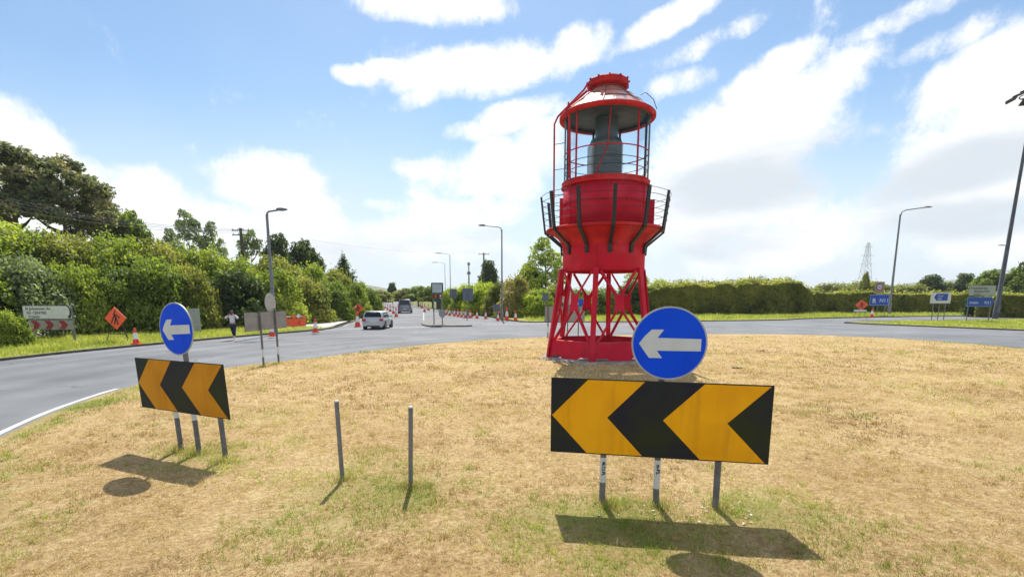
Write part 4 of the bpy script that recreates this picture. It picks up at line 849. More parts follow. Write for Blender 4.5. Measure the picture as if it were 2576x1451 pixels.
# ------------------------------------------------------------------ arrow-and-chevron sign assemblies
def arrow_sign(loc, yaw, W, Hb, zb, posts, cx, cz, cr, label, slope=0., lean=0., notes=None, group='keep left arrow signs over chevron boards', amber=None):
    T_ = thing('chevron_sign', loc, label, 'road sign', yaw, group, lean)
    sh = lambda x: slope*x
    bd = MB(); bd.prism([(-W/2, zb+sh(-W/2)), (W/2, zb+sh(W/2)), (W/2, zb+Hb+sh(W/2)), (-W/2, zb+Hb+sh(-W/2))], .012, Matrix.Translation((0, -.02, 0))); b = bd.build('chevron_board', BLKS, T_)
    bk = MB(); 
    for zz in (.2, .8): bk.box((0, -.012, zb+Hb*zz), (W*.96, .02, .05))
    bk.build('stiffener', ALU, T_)
    bp = MB().prism([(-W/2+.01, zb+sh(-W/2)+.01), (W/2-.01, zb+sh(W/2)+.01), (W/2-.01, zb+Hb+sh(W/2)-.01), (-W/2+.01, zb+Hb+sh(-W/2)-.01)], .003, Matrix.Translation((0, -.017, 0))).build('board_back', ALU, T_)
    for a, wt in ((.006, .262), (.525, .285)):
        o = .168; P = [(a, .5), (a+o, .985), (a+o+wt, .985), (a+wt, .5), (a+o+wt, .015), (a+o, .015)]
        if a > .5: P = [(a, .5), (a+o+.01, .985), (a+o+wt+.01, .985), (a+wt, .5), (a+o+wt+.005, .015), (a+o+.005, .015)]
        Q = []
        for u, v in P: x = -W/2+u*W; Q.append((x, zb+sh(x)+v*Hb))
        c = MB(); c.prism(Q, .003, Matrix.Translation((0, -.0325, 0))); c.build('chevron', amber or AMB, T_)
    for i, (x, top, st) in enumerate(posts):
        p = MB(); p.tube([(x, .03, -.25), (x, .03, top)], .038, 14); p.tube([(x, .03, top), (x, .03, top+.012)], .042, 14); po = p.build('post', POSTG, T_)
        if st:
            q = MB(); q.tube([(x, .03, st[0]), (x, .03, st[1])], .0395, 14, cap=False); sk = q.build('white_sleeve', WHT, po)
            if notes and notes[i]: text(notes[i], .055, x-.012, st[1]-.05, po, BLK, y=-.0105, rot=R(90), bold=.02)
        for zz in (zb+.18, zb+Hb-.18): br = MB(); br.box((x, -.0, zz), (.11, .045, .05)); br.build('bracket', GALV, po)
    d = MB(); N_ = 48; circ = lambda r: [(cx+r*math.cos(2*math.pi*k/N_), cz+r*math.sin(2*math.pi*k/N_)) for k in range(N_)]
    d.prism(circ(cr), .014, Matrix.Translation((0, -.03, 0))); rd = d.build('round_plate', RIM, T_)
    MB().prism(circ(cr*.955), .003, Matrix.Translation((0, -.0445, 0))).build('blue_disc', BLUE, rd)
    ar = [(-.80, -.01), (-.66, .19), (-.47, .375), (-.15, .375), (-.31, .15), (.83, .13), (.83, -.20), (-.32, -.20), (-.17, -.40), (-.52, -.40), (-.66, -.21)]
    MB().prism([(cx+x*cr, cz+z*cr) for x, z in ar], .003, Matrix.Translation((0, -.048, 0))).build('white_arrow', WHT, rd)
    return T_
mid = Vector(((xat(6.18, 1, 1386)+xat(5.76, 1, 1936))/2, 5.97, .055)); Wr = math.hypot(xat(5.76, 1, 1936)-xat(6.18, 1, 1386), .42)
zl, zr = hz(6.18, 1133), hz(5.76, 1166); zlt, zrt = hz(6.18, 950), hz(5.76, 966)
yawr = -math.atan2(.42, xat(5.76, 1, 1936)-xat(6.18, 1, 1386))
arrow_sign(mid, yawr, Wr, (zlt-zl+zrt-zr)/2, (zl+zr)/2-.055, [(-.62, 1.42, (.28, .60)), (.03, 1.95, (.24, .60)), (.73, 1.42, None)], .09, 2.03-.055+.045, .425,
           'large amber and black chevron board with a round blue arrow sign in the right foreground', slope=(zr-zl)/Wr, notes=('M.7,I-FL', 'm-P2.', None))
mid = Vector((-5.27, 8.12, .05)); Wl = 2.22; aL = R(25)
zc_ = [hz(8.58, 1025), hz(7.66, 1052), hz(8.58, 900), hz(7.66, 915)]
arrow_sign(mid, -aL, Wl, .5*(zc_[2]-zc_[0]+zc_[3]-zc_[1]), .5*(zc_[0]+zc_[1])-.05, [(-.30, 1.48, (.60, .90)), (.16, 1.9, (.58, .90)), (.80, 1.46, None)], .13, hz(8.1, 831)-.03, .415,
           'smaller leaning chevron board with a round blue arrow sign at the left of the island', slope=(zc_[1]-zc_[0])/Wl-.075, lean=-R(3.6), notes=None, amber=streaky('amber_sheeting_shaded', (.62, .26, .006), (.52, .21, .006), (.42, .17, .01), .55, (.68, .32, .02)))  # darker amber copy: this board's dimmer lighting is put into the sheeting colour
# two more seen from behind / edge on
zb_, zt_ = hz(19.5, 832), hz(19.5, 787)
arrow_sign((-9.27, 19.5, .05), R(84)+math.pi, 2.75, zt_-zb_, zb_, [(.5, zt_+.02, (.35, .65)), (-.52, zt_+.1, (.35, .65))], -.35, hz(19.5, 765), .36,
           'chevron board seen from behind, grey back, at the left kerb of the island', notes=None)
zb_, zt_ = hz(33.5, 811), hz(33.5, 772)
arrow_sign((xat(33.5, 0, 1420), 33.6, .05), R(178), 2.6, zt_-zb_, zb_, [(1.08, zt_, (.3, .65)), (-.2, zt_+.9, None), (-.9, zt_, None)], -.2, zt_+.5, .42,
           'grey back of a chevron board behind the left legs of the red tower', notes=None)
# two bare posts
for (px, py, top, lean, lab) in ((862, 1213, 1010, R(-1.2), 'left one of the two bare metal posts standing in the dry grass'), (1033, 1228, 1025, R(1.8), 'right one of the two bare metal posts standing in the dry grass')):
    p = G(px, py, .05); t_ = thing('bare_post', p, lab, 'post', 0, 'bare posts in the dry grass', lean)
    mb = MB(); h = hz(p.y, top)-.05; mb.tube([(0, 0, -.2), (0, 0, h)], .030, 12); mb.build('shaft', GALV, t_)
    mb = MB(); mb.tube([(0, 0, h), (0, 0, h+.015), (0, 0, h+.02)], [.032, .032, .02], 12); mb.build('cap', WHT, t_)

# ------------------------------------------------------------------ street lighting
def lamp(px, py, topy, tipx, tipy, label, r=.09, Y=None, name='street_lamp', elbow=True):
    p = G(px, py) if Y is None else Vector((xat(Y, 0, px), Y, 0)); H_ = hz(p.y, topy); zt_ = hz(p.y, tipy); dx = xat(p.y, zt_, tipx)-p.x
    t_ = thing(name, p, label, 'street lamp', 0, 'street lamps')
    MB().tube([(0, 0, -.1), (0, 0, H_*.12), (0, 0, H_*.125), (0, 0, H_)], [r*1.35, r*1.35, r, r*.65], 12).build('column', GALV, t_)
    s = 1 if dx > 0 else -1; L_ = abs(dx)
    MB().tube([(0, 0, H_-.3), (s*.04*L_, 0, H_+(zt_-H_)*.35), (s*.18*L_, 0, H_+(zt_-H_)*.62), (s*L_*.8, 0, zt_-.05)], [r*.62, r*.5, r*.45, r*.42], 8).build('arm', GALV, t_)
    hd = MB(); hl = .75*max(1, p.y/55); V = []
    for x, w, z0, z1 in ((0, .06, -.03, .05), (.15, .14, -.07, .09), (.5, .17, -.08, .10), (.85, .12, -.05, .06), (1, .03, -.01, .03)):
        X = s*(L_*.8-.1+x*hl); V += [(X, -w, zt_+z0), (X, w, zt_+z0), (X, w*.7, zt_+z1), (X, -w*.7, zt_+z1)]
    hd.add(V, [(4*i+a, 4*i+(a+1) % 4, 4*i+4+(a+1) % 4, 4*i+4+a) for i in range(4) for a in range(4)]+[(0, 1, 2, 3), (16, 17, 18, 19)]); hd.build('lamp_head', POSTG, t_)
    return t_
lamp(693, 842, 540, 706, 527, 'street lamp column rising behind the grey board back on the left', .13)
lamp(1263, 806, 578, 1208, 567, 'slender street lamp column left of the tower with its arm to the left', .11)
lamp(1134, 0, 643, 1105, 637, 'distant thin lamp column above the yellow-green bushes', .11, Y=130)
lamp(1121, 0, 664, 1098, 660, 'most distant, faint lamp column beyond the traffic island board', .11, Y=180)
lamp(2236, 790, 540, 2344, 521, 'street lamp column on the right with a long arm pointing right', .16, Y=76)
lamp(2511, 790, 622, 2524, 617, 'thin distant lamp column just left of the high mast', .1, Y=100)
# high mast
bx = xat(64, 0, 2503); hm = thing('high_mast', (bx, 64, 0), 'very tall dark lighting mast at the right edge', 'lighting mast', 0, None, R(1.6))
HM = hz(64, 238)
MB().tube([(0, 0, -.1), (0, 0, 2.2), (0, 0, 2.25), (0, 0, HM)], [.31, .29, .25, .12], 14).build('mast', mat('dark_mast', (.09, .10, .12), .6, .2, var=.4, scale=2), hm)
MB().lathe([(1.25+.06*math.cos(a), HM-.1+.06*math.sin(a)) for a in np.linspace(0, 6.28, 6, endpoint=False)], 20, closed=True).build('head_frame', BLK, hm)
for k in range(4): mb = MB(); a = R(90*k+20); mb.tube([(0, 0, HM-.1), (1.25*math.cos(a), 1.25*math.sin(a), HM-.1)], .04, 6); mb.build('frame_arm', BLK, hm)
for k in range(6):
    a = R(60*k+10); c = Vector((2.0*math.cos(a), 2.0*math.sin(a), HM-.15)); M3 = Matrix.Rotation(a, 3, 'Z') @ Matrix.Rotation(R(25), 3, 'Y')
    mb = MB(); mb.box(c, (.95, .7, .22), M3, taper=.75); mb.box(c+M3 @ Vector((-.45, 0, .1)), (.4, .35, .3), M3); mb.build('floodlight', BLK, hm)
MB().box((0, -.29, 1.2), (.32, .08, .9)).build('access_door', POSTG, hm)

# ------------------------------------------------------------------ wooden poles, wires, mast, pylon
def wpole(px, Y, top, label, r=.15, arms=1):
    H_ = hz(Y, top); t_ = thing('telegraph_pole', (xat(Y, H_, px), Y, 0), label, 'utility pole')
    MB().tube([(0, 0, -.2), (0, 0, H_)], [r*1.25, r], 10).build('pole', WOOD, t_)
    for k in range(arms):
        MB().box((0, 0, H_-.3-.6*k), (2.4, .12, .12)).build('cross_arm', WOOD, t_)
        for s in (-1.05, -.35, .35, 1.05): MB().tube([(s, 0, H_-.24-.6*k), (s, 0, H_-.04-.6*k)], .05, 6).build('insulator', POSTG, t_)
    return t_, Vector((xat(Y, H_, px), Y, H_))
_, P1 = wpole(605, 72, 574, 'wooden telegraph pole standing in the bushes left of the lamp column', .2, 2)
_, P2 = wpole(1217, 118, 636, 'far wooden pole with a cross arm above the round dark tree', .16)
def wire(a, b, sag, label, r=.022):
    mb = MB(); a = Vector(a); b = Vector(b); pts = [a.lerp(b, t)-Vector((0, 0, sag*4*t*(1-t))) for t in np.linspace(0, 1, 14)]; mb.tube(pts, r, 5); return tag(mb.build('overhead_wire', POSTG), label, 'wire', 'overhead wires')
P0 = lambda py: Vector((xat(40, 12, -160), 40, hz(40, py)))
for k, (dx, py, w_) in enumerate(((-1.05, 458, 'uppermost'), (-.35, 468, 'second from top'), (.35, 478, 'third from top'), (1.05, 494, 'lowest'))):
    wire(P0(py), P1+Vector((dx, 0, -.05-.15*k)), .9, w_+' of the overhead wires crossing in front of the brown trees', .018)
wire(P1+Vector((1.0, 0, 0)), P2+Vector((-.9, 0, 0)), 1.2, 'thin overhead wire running between the two wooden poles', .009)
mb = thing('radio_mast', (xat(210, 5, 1180), 210, 0), 'slim distant aerial mast above the yellow-green bushes', 'mast'); Hm = hz(210, 660)
MB().tube([(0, 0, 0), (0, 0, Hm)], [.45, .2], 8).build('shaft', GALV, mb)
for z, w in ((Hm-.6, .55), (Hm-4.2, .75)): MB().tube([(0, 0, z-.5), (0, 0, z+.5)], w, 8).build('antenna_ring', GALV, mb)
PY = 420; pz = hz(PY, 608); pr = thing('pylon', (xat(PY, 0, 2170), PY, 0), 'pale lattice electricity pylon on the right horizon', 'pylon')
def bar(mb, a, b, r=.14): mb.tube([a, b], r*.6, 4, cap=False)
PYM = mat('pylon_steel', (.42, .45, .48), .6, .2)
lw = lambda z: 4.2*(1-z/pz)**1.1+.7
for k in range(4):
    mb = MB(); sx, sy = ((1, 1), (1, -1), (-1, -1), (-1, 1))[k]; mb.tube([(sx*lw(z), sy*lw(z), z) for z in np.linspace(0, pz*.98, 8)], .13, 4); mb.build('leg', PYM, pr)
mb = MB(); zs = [0, pz*.14, pz*.28, pz*.4, pz*.5, pz*.6, pz*.69, pz*.77, pz*.85, pz*.92, pz*.98]
for z0, z1 in zip(zs[:-1], zs[1:]):
    C4 = lambda z: [(lw(z), lw(z), z), (lw(z), -lw(z), z), (-lw(z), -lw(z), z), (-lw(z), lw(z), z)]
    a, b = C4(z0), C4(z1)
    for k in range(4): bar(mb, a[k], b[(k+1) % 4], .1); bar(mb, a[(k+1) % 4], b[k], .1); bar(mb, b[k], b[(k+1) % 4], .1)
mb.build('lattice', PYM, pr)
for z in (pz*.62, pz*.76, pz*.9):
    mb = MB(); w = 5.2 if z < pz*.8 else 4
    for s in (-1, 1): bar(mb, (0, 0, z), (s*w, 0, z+.3), .16); bar(mb, (0, 0, z+1.6), (s*w, 0, z+.3), .12)
    mb.build('cross_arm', PYM, pr)

# ------------------------------------------------------------------ direction signs
def board_sign(name, px, py, x0, x1, plates, label, Y=None, posts=(0.12, .88), pr_=.045, yaw=0., post_m=None, cat='road sign', group=None):
    """plates: list of (top_py, bottom_py, material, border material, [(text, size rel to height, u, v, mat)], extra)"""
    Yb = G(px, py).y if Y is None else Y
    X0, X1 = xat(Yb, 1.5, x0), xat(Yb, 1.5, x1); W = X1-X0
    t_ = thing(name, ((X0+X1)/2, Yb, 0), label, cat, yaw, group); zmax = hz(Yb, min(p[0] for p in plates))
    for u in posts:
        mb = MB(); mb.tube([(-W/2+u*W, .07, -.1), (-W/2+u*W, .07, zmax-.03)], pr_, 10); mb.build('post', post_m or GALV, t_)
    for (ty, by, m, bm_, items, extra) in plates:
        zt_, zb_ = hz(Yb, ty), hz(Yb, by); h = zt_-zb_; zc = (zt_+zb_)/2; q = MB(); w2 = W
        out = rrect(w2, h, min(.06, h*.12), 0, zc)
        if extra == 'arrow': out = [(-w2/2, zb_), (w2/2-.28*h, zb_), (w2/2, zc), (w2/2-.28*h, zt_), (-w2/2, zt_)]
        q.prism(out, .02); p = q.build('panel', bm_, t_); out2 = [((x)*(1-.06*h/w2*1.0), zc+(z-zc)*.90) for x, z in out]
        MB().prism(out2, .003, Matrix.Translation((0, -.0205, 0))).build('face', m, p)
        for (s, sz, u, v, mm) in items: text(s, sz*h, -w2/2+u*w2, zb_+v*h, p, mm, y=-.026, bold=.01)
    return t_, W, Yb
ds, W_, Yb_ = board_sign('direction_sign', 120, 862, 60, 182, [(768, 803, WHT, GALV, [('St Johnstown Av', .27, .06, .68, BLK), ('N1 CENTRE', .27, .08, .38, BLK), ('TOWN', .25, .10, .08, BLK)], None)],
    'white direction sign over a red and white chevron board in the left verge', Y=29.5, posts=(.16, .97), pr_=.07)
# curved arrow on it and the chevron panel beneath
zt_, zb_ = hz(Yb_, 768), hz(Yb_, 803); zc = (zt_+zb_)/2; arc = [(W_*.40+.18*math.cos(R(a)), zc+.06+.30*math.sin(R(a))) for a in range(75, -50, -15)]
arc2 = [(W_*.40+.27*math.cos(R(a)), zc+.06+.36*math.sin(R(a))) for a in range(-50, 76, 15)]
MB().prism(arc+arc2, .003, Matrix.Translation((0, -.026, 0))).build('curved_arrow', BLK, ds)
MB().prism([(W_*.40+.02, zc-.22), (W_*.40+.28, zc-.12), (W_*.40+.16, zc-.38)], .003, Matrix.Translation((0, -.026, 0))).build('arrow_head', BLK, ds)
zt2, zb2 = hz(Yb_, 805), hz(Yb_, 829); mb = MB(); mb.prism([(-W_*.42, zb2), (W_*.5, zb2), (W_*.5, zt2), (-W_*.42, zt2)], .02); mb.build('chevron_panel', mat('weathered_white', (.34, .33, .29), .7, var=.3), ds)
hh = zt2-zb2; REDS = mat('faded_red', (.30, .03, .04), .6, var=.3, scale=3)
for u in (-.37, -.09, .20):
    a = u*W_; w = .2*W_; MB().prism([(a, zb2+.05*hh), (a+w*.6, zb2+.05*hh), (a+w, zb2+.5*hh), (a+w*.6, zt2-.05*hh), (a, zt2-.05*hh), (a+w*.35, zb2+.5*hh)], .003, Matrix.Translation((0, -.0205, 0))).build('red_chevron', REDS, ds)
# right side signs
BL2 = mat('blue_face', (.008, .06, .42), .45, var=.15); PB = mat('pale_blue_rim', (.42, .55, .75), .5); LB = mat('light_blue', (.16, .30, .62), .5)
s1, W1, Y1 = board_sign('destination_sign', 2208, 790, 2187, 2234, [(741, 768, BL2, LB, [('N11', .5, .50, .30, PB), ('R', .6, .12, .22, WHT)], None)], 'small blue sign in front of the right lamp column, below the round speed sign', Y=71, posts=(.25, .85))
s2, W2, Y2 = board_sign('destination_sign', 2362, 800, 2338, 2389, [(736, 763, WHT, WHT, [], None)], 'blue arrow sign on a white backing board with three posts', Y=60, posts=(.2, .5, .8))
zt_, zb_ = hz(Y2, 738.5), hz(Y2, 756); MB().prism([(-W2*.34, (zt_+zb_)/2), (-W2*.22, zb_), (W2*.34, zb_), (W2*.34, zt_), (-W2*.22, zt_)], .004, Matrix.Translation((0, -.024, 0))).build('blue_arrow_panel', BL2, s2)
text('Cork', .36*(zt_-zb_), -W2*.16, zb_+.55*(zt_-zb_), s2, WHT, y=-.03); text('N25', .36*(zt_-zb_), -W2*.16, zb_+.12*(zt_-zb_), s2, WHT, y=-.03)
GW = mat('grey_white_face', (.36, .40, .44), .5, var=.15)
s3, W3, Y3 = board_sign('destination_sign', 2463, 806, 2431, 2498, [(717, 744, GW, POSTG, [('P Industrial Est', .26, .06, .62, BLK), ('Business Park', .26, .2, .34, BLK), ('Centre', .22, .2, .08, BLK)], None), (747, 771, BL2, LB, [('Dublin', .36, .08, .3, PB), ('N11', .42, .64, .28, PB)], 'arrow')],
    'two-panel sign, grey over blue, left of the high mast', Y=55, posts=(.08, .92))
s4, W4, Y4 = board_sign('destination_sign', 1440, 800, 1418, 1468, [(752, 774, BL2, LB, [('M11', .5, .12, .3, PB), ('N', .4, .62, .35, PB)], None)], 'blue sign glimpsed between the left legs of the red tower', Y=59, posts=(.2, .8))
# speed sign
def round_sign(px, Y, cy, d, label, back=False, ring=True, num='60', pole_r=.04):
    zc = hz(Y, cy); t_ = thing('speed_sign' if not back else 'round_sign', (xat(Y, zc, px), Y, 0), label, 'road sign'); c = lambda r, n=28: [(r*math.cos(2*math.pi*k/n), zc+r*math.sin(2*math.pi*k/n)) for k in range(n)]
    MB().tube([(0, .04, -.1), (0, .04, zc+d/2)], pole_r, 8).build('post', GALV, t_)
    p = MB().prism(c(d/2), .02).build('plate', ALU if back else mat('sign_red', (.26, .05, .06), .5), t_)
    if not back:
        MB().prism(c(d*.36), .003, Matrix.Translation((0, -.0205, 0))).build('white_face', mat('pale_face', (.45, .55, .62), .5), p); text(num, d*.42, 0, zc-d*.14, p, BLK, y=-.026, align='CENTER')
    return t_
sp = round_sign(2213, 72, 722, .95, 'round red-ringed speed sign above the small blue sign', num='60')
mb = MB(); zc = hz(72, 722); mb.prism([(-.66, zc-.85), (.66, zc-.85), (.66, zc+.72), (-.66, zc+.72)], .012, Matrix.Translation((0, .016, 0))); mb.build('backing_board', mat('dull_backing', (.30, .22, .13), .7), sp)
# grey plain sign backs
def back_sign(px, Y, y0, y1, w, label, m=None, base=0.):
    zt_, zb_ = hz(Y, y0), hz(Y, y1); W = w/FPX*Y; t_ = thing('sign_back', (xat(Y, zb_, px), Y, 0), label, 'road sign', 0, 'signs seen from behind')
    MB().tube([(0, 0, -.1), (0, 0, zt_-.05)], .045, 8).build('post', GALV, t_); q = MB(); q.prism(rrect(W, zt_-zb_, .06, 0, (zt_+zb_)/2), .02, Matrix.Translation((0, .09, 0))); q.build('plate', m or ALU, t_); return t_
SB = mat('blue_grey_back', (.12, .15, .20), .55, .1, var=.2)
back_sign(1177, 68, 725, 757, 26, 'grey sign back among the yellow-green bushes, larger of two', SB)
back_sign(1140, 76, 727, 750, 18, 'smaller dark sign back left of the larger grey one', SB)
back_sign(1249, 60, 765, 783, 17, 'square blue-grey plate low beside the middle lamp column', SB)
back_sign(1372, 57, 738, 757, 15, 'small grey plate on a thin pole left of the tower legs', SB)
# plain grey panel behind the left arrow sign
zt_, zb_ = hz(36, 776), hz(36, 832); Wp = 26/FPX*36; t_ = thing('grey_panel', (xat(36, 1, 491), 36, .0), 'plain pale grey panel standing behind the smaller round arrow sign', 'panel'); MB().prism(rrect(Wp, zt_-zb_, .04, 0, (zt_+zb_)/2), .05).build('panel', mat('pale_panel', (.33, .37, .37), .6, var=.2), t_)
for s in (-.35, .35): MB().tube([(s*Wp, .06, -.1), (s*Wp, .06, zb_+.5)], .035, 8).build('leg', GALV, t_)
# sign on the splitter island
YI = 47.6; t_ = thing('island_sign', (xat(YI, 0, 1102), YI, .1), 'framed pale board over a dark red panel on two posts on the traffic island', 'road sign')
zq = lambda p: hz(YI, p)-.1; wq = lambda n: n/FPX*YI
for s in (-10, 11): MB().tube([(wq(s), .05, -.1), (wq(s), .05, zq(713))], .05, 10).build('post', GALV, t_)
MB().prism(rrect(wq(30), zq(711)-zq(737), .08, 0, (zq(711)+zq(737))/2), .06).build('frame', DARKG, t_)
MB().prism(rrect(wq(24), zq(714)-zq(736), .05, 0, (zq(714)+zq(736))/2), .004, Matrix.Translation((0, -.062, 0))).build('board', mat('pale_board', (.40, .47, .50), .35, var=.2, scale=4), t_)
MB().prism(rrect(wq(24), zq(739)-zq(749), .04, wq(0), (zq(739)+zq(749))/2), .05).build('warning_strip', mat('dark_red', (.10, .02, .018), .5), t_)
MB().prism([(wq(x), zq(744)+wq(z)) for x, z in ((6, -2), (10, -2), (10, 2), (6, 2))], .004, Matrix.Translation((0, -.052, 0))).build('white_mark', WHT, t_)
MB().prism([(wq(x), zq(744)+wq(z)) for x, z in ((-6, -3), (-2, -3), (-4, 3))], .004, Matrix.Translation((0, -.052, 0))).build('red_mark', ORG, t_)
MB().prism(rrect(wq(12), zq(750)-zq(778), .1, wq(2), (zq(750)+zq(778))/2), .03, Matrix.Translation((0, .14, 0))).build('bush_green_plate', DARKG, t_)
zc = zq(788); MB().prism([(wq(11)+.32*math.cos(2*math.pi*k/20), zc+.40*math.sin(2*math.pi*k/20)) for k in range(20)], .03).build('round_plate', ALU, t_)
t_ = thing('small_post', G(1175, 806), 'thin grey bollard post on the road side among the cones', 'post'); MB().tube([(0, 0, -.05), (0, 0, 1.3)], .05, 8).build('shaft', GALV, t_)

# ------------------------------------------------------------------ roadworks: diamond signs, cones, barrier
def diamond(p, s, label, yaw=0., plate=False, h0=.95):
    t_ = thing('roadworks_sign', p, label, 'roadworks sign', yaw, 'orange roadworks signs'); 
    o_ = MB().prism([(0, h0-.25), (s*.56, h0+s*.5-.22), (0, h0+s-.2), (-s*.56, h0+s*.5-.22)], .02).build('diamond', ORG, t_); zc = h0+s*.5-.22
    fig = MB()
    for poly in ([(-.10, -.28), (-.03, -.28), (.06, .02), (-.01, .05)], [(.08, -.30), (.15, -.28), (.08, .02), (0, .04)], [(-.02, .02), (.08, .0), (.0, .26), (-.09, .22)], [(-.26, -.22), (-.2, -.24), (.0, .14), (-.05, .17)], [(.05, .12), (.2, -.02), (.24, .03), (.05, .2)], [(-.03, .27), (.05, .27), (.05, .35), (-.03, .35)]):
        fig.prism([(x*s, zc+z*s) for x, z in poly], .004, Matrix.Translation((0, -.0205, 0)))
    fig.build('symbol', BLK, o_)
    for a, b in (((-.55*s, -.05, 0), (-.25*s, .02, h0+.3*s)), ((.55*s, -.05, 0), (.25*s, .02, h0+.3*s)), ((0, .75, 0), (0, .03, h0+.5*s))): MB().tube([a, b], .02, 6).build('leg', BLK, t_)
    MB().tube([(-.4*s, -.02, .45), (.4*s, -.02, .45)], .016, 6).build('cross_bar', BLK, t_)
    if plate: MB().prism([(-s*.62, h0-.42), (s*.45, h0-.42), (s*.45, h0-.18), (-s*.62, h0-.18)], .02, Matrix.Translation((0, -.05, 0))).build('supplementary_plate', WHT, t_)
    return t_
diamond(G(298, 860, .08), 1.25, 'orange diamond roadworks sign on a folding stand left of a cone', R(-8))
diamond(Vector((xat(62, 1, 2166), 62, .08)), 1.2, 'orange roadworks diamond with a white plate beside the right hand blue sign', R(-22), True, 1.25)
diamond(Vector((xat(58, 1, 901), 58, .1)), 1.1, 'small far orange diamond sign on the footpath beyond the silver car', R(10))
# cones
def cone_at(p, label, k=1.0, parts=None, tilt=0):
    t_ = thing('traffic_cone', p, label, 'traffic cone', random.random(), 'traffic cones'); t_.scale = (k, k, k); t_.rotation_euler[1] = tilt; return t_
c0 = thing('traffic_cone', G(343, 866, .08), 'tall white and orange cone beside the orange diamond sign on the left verge', 'traffic cone', .2, 'traffic cones')
MB().box((0, 0, .03), (.42, .42, .06), taper=.92).build('base', CONE, c0)
MB().lathe([(.17, .06), (.165, .1), (.128, .32)], 20).build('lower_cone', CONE, c0)
MB().lathe([(.130, .31), (.080, .68)], 20).build('reflective_band', mat('cone_white', (.72, .74, .74), .5), c0)
MB().lathe([(.082, .67), (.05, .92), (.044, .93), (.035, .9)], 20).build('cone_top', CONE, c0)
c0.scale = (.95, .95, .95); c0['group'] = 'traffic cones'
def cone(px, py, label, k=1.0, z=0.0):
    c = dup(c0); c.location = G(px, py, z); c.scale = (k, k, k); c.rotation_euler = (0, 0, random.random()*1.5); c['label'] = label; return c
cone(685, 846, 'cone at the foot of the left lamp column', 1.0, .1)
cone(794, 836, 'cone on the kerb right of the orange plastic barrier', 1.05, .1)
cone(900, 822, 'cone just left of the silver car', 1.4, 0)
cone(2193, 797, 'cone in the grass under the small blue sign on the right', 1.2, .08)
cone(1297, 806, 'rightmost cone of the row crossing the exit', 1.15, .08)
cone(1275, 805, 'tall cone second from the right end of the row', 1.45, .08)
cone(1253, 807, 'cone third from the right end of the row', 1.05)
row = [(1222, 804), (1200, 803), (1183, 802), (1171, 801), (1161, 800), (1152, 799), (1143, 797.5), (1131, 796), (1122, 794.5), (1114, 793)]
ordn = ('fourth', 'fifth', 'sixth', 'seventh', 'eighth', 'ninth', 'tenth', 'eleventh', 'twelfth', 'thirteenth')
for (px, py), o_ in zip(row, ordn): cone(px, py-2, 'cone '+o_+' from the right end of the row crossing the exit', 1.1)
for i, (px, py) in enumerate([(1078, 781), (1068, 778), (1062, 774), (1058, 771), (1054, 768.5), (1068, 785)]): cone(px, py, ('lowest right', 'upper right', 'middle', 'upper left', 'farthest', 'nearest left')[i]+' cone of the small cluster beyond the island sign', 1.4)
for i, (px, py) in enumerate([(997, 797), (990, 789), (982, 783.5), (975, 779.5), (969, 776), (964, 773.5), (960, 771.5)]):
    cone(px, py, ('nearest', 'second', 'third', 'fourth', 'fifth', 'sixth', 'farthest')[i]+' cone of the line between the silver car and the van', 1.35)
# red and white water barriers along the closed lane
for i, (a, b) in enumerate((((1090, 783), (1120, 789)), ((1123, 789.5), (1150, 792)), ((1153, 792.5), (1190, 797)))):
    p, q = G(*a), G(*b); L_ = (q-p).length; t_ = thing('road_barrier', p, ('farthest', 'middle', 'nearest')[i]+' faded red and white barrier board behind the cone row', 'barrier', math.atan2(q.y-p.y, q.x-p.x), 'barrier boards behind the cones')
    MB().box((L_/2, 0, .46), (L_, .05, .14)).build('top_board', mat('barrier_pink', (.45, .20, .17), .6), t_)
    for k in range(4): MB().box((L_*(.15+.23*k), -.005, .46), (L_*.1, .052, .142)).build('white_band', WHT, t_)
    for s in (.05, .95): MB().box((L_*s, 0, .22), (.08, .3, .44)).build('foot', CONE, t_)
# orange chapter-8 style plastic barriers
p = G(722, 828, .1); bt = thing('pedestrian_barrier', Vector((xat(42.5, .5, 724), 42.5, .1)), 'orange plastic pedestrian barrier left on the verge near the pale footpath', 'barrier', R(12))
PO = mat('orange_plastic', (.85, .09, .035), .45, 0, var=.15); w, h = 1.15, 1.0
fr = MB(); fr.box((0, 0, h-.06), (w, .05, .12)); fr.box((0, 0, .16), (w, .05, .1)); fr.box((0, 0, .68), (w, .04, .08))
for s in (-.5, -.02, .5): fr.box((s*w, 0, h/2+.05), (.07, .052, h-.12))
fr.build('frame', PO, bt)
for s in (-.28, .24): MB().box((s*w, 0, .43), (.36, .03, .42)).build('panel', PO, bt)
MB().box((.0, -.028, h-.06), (w*.5, .006, .08)).build('reflective_strip', WHT, bt)
for s in (-.4, .4): MB().box((s*w, 0, .04), (.1, .6, .08)).build('foot', mat('black_foot', (.03, .03, .03), .8), bt)
bt2 = dup(bt); bt2.location = Vector((xat(43.2, .5, 753), 43.2, .1)); bt2.rotation_euler = (0, 0, R(58)); bt2['label'] = 'second orange barrier turned edge-on with a round white tag'; 
MB().prism([(.16*math.cos(2*math.pi*k/16), .98+.16*math.sin(2*math.pi*k/16)) for k in range(16)], .02, Matrix.Translation((-.1, -.05, 0))).build('round_tag', WHT, bt2)
bt3 = thing('fallen_board', Vector((xat(41.5, .1, 700), 41.5, .12)), 'low red plastic board lying on the grass left of the orange barrier', 'barrier', R(8)); MB().box((0, 0, .13), (1.3, .06, .24), taper=.95).build('board', CONE, bt3)
for s in (-.45, .45): MB().box((s, 0, .03), (.1, .35, .06)).build('foot', MATS['black_foot'], bt3)

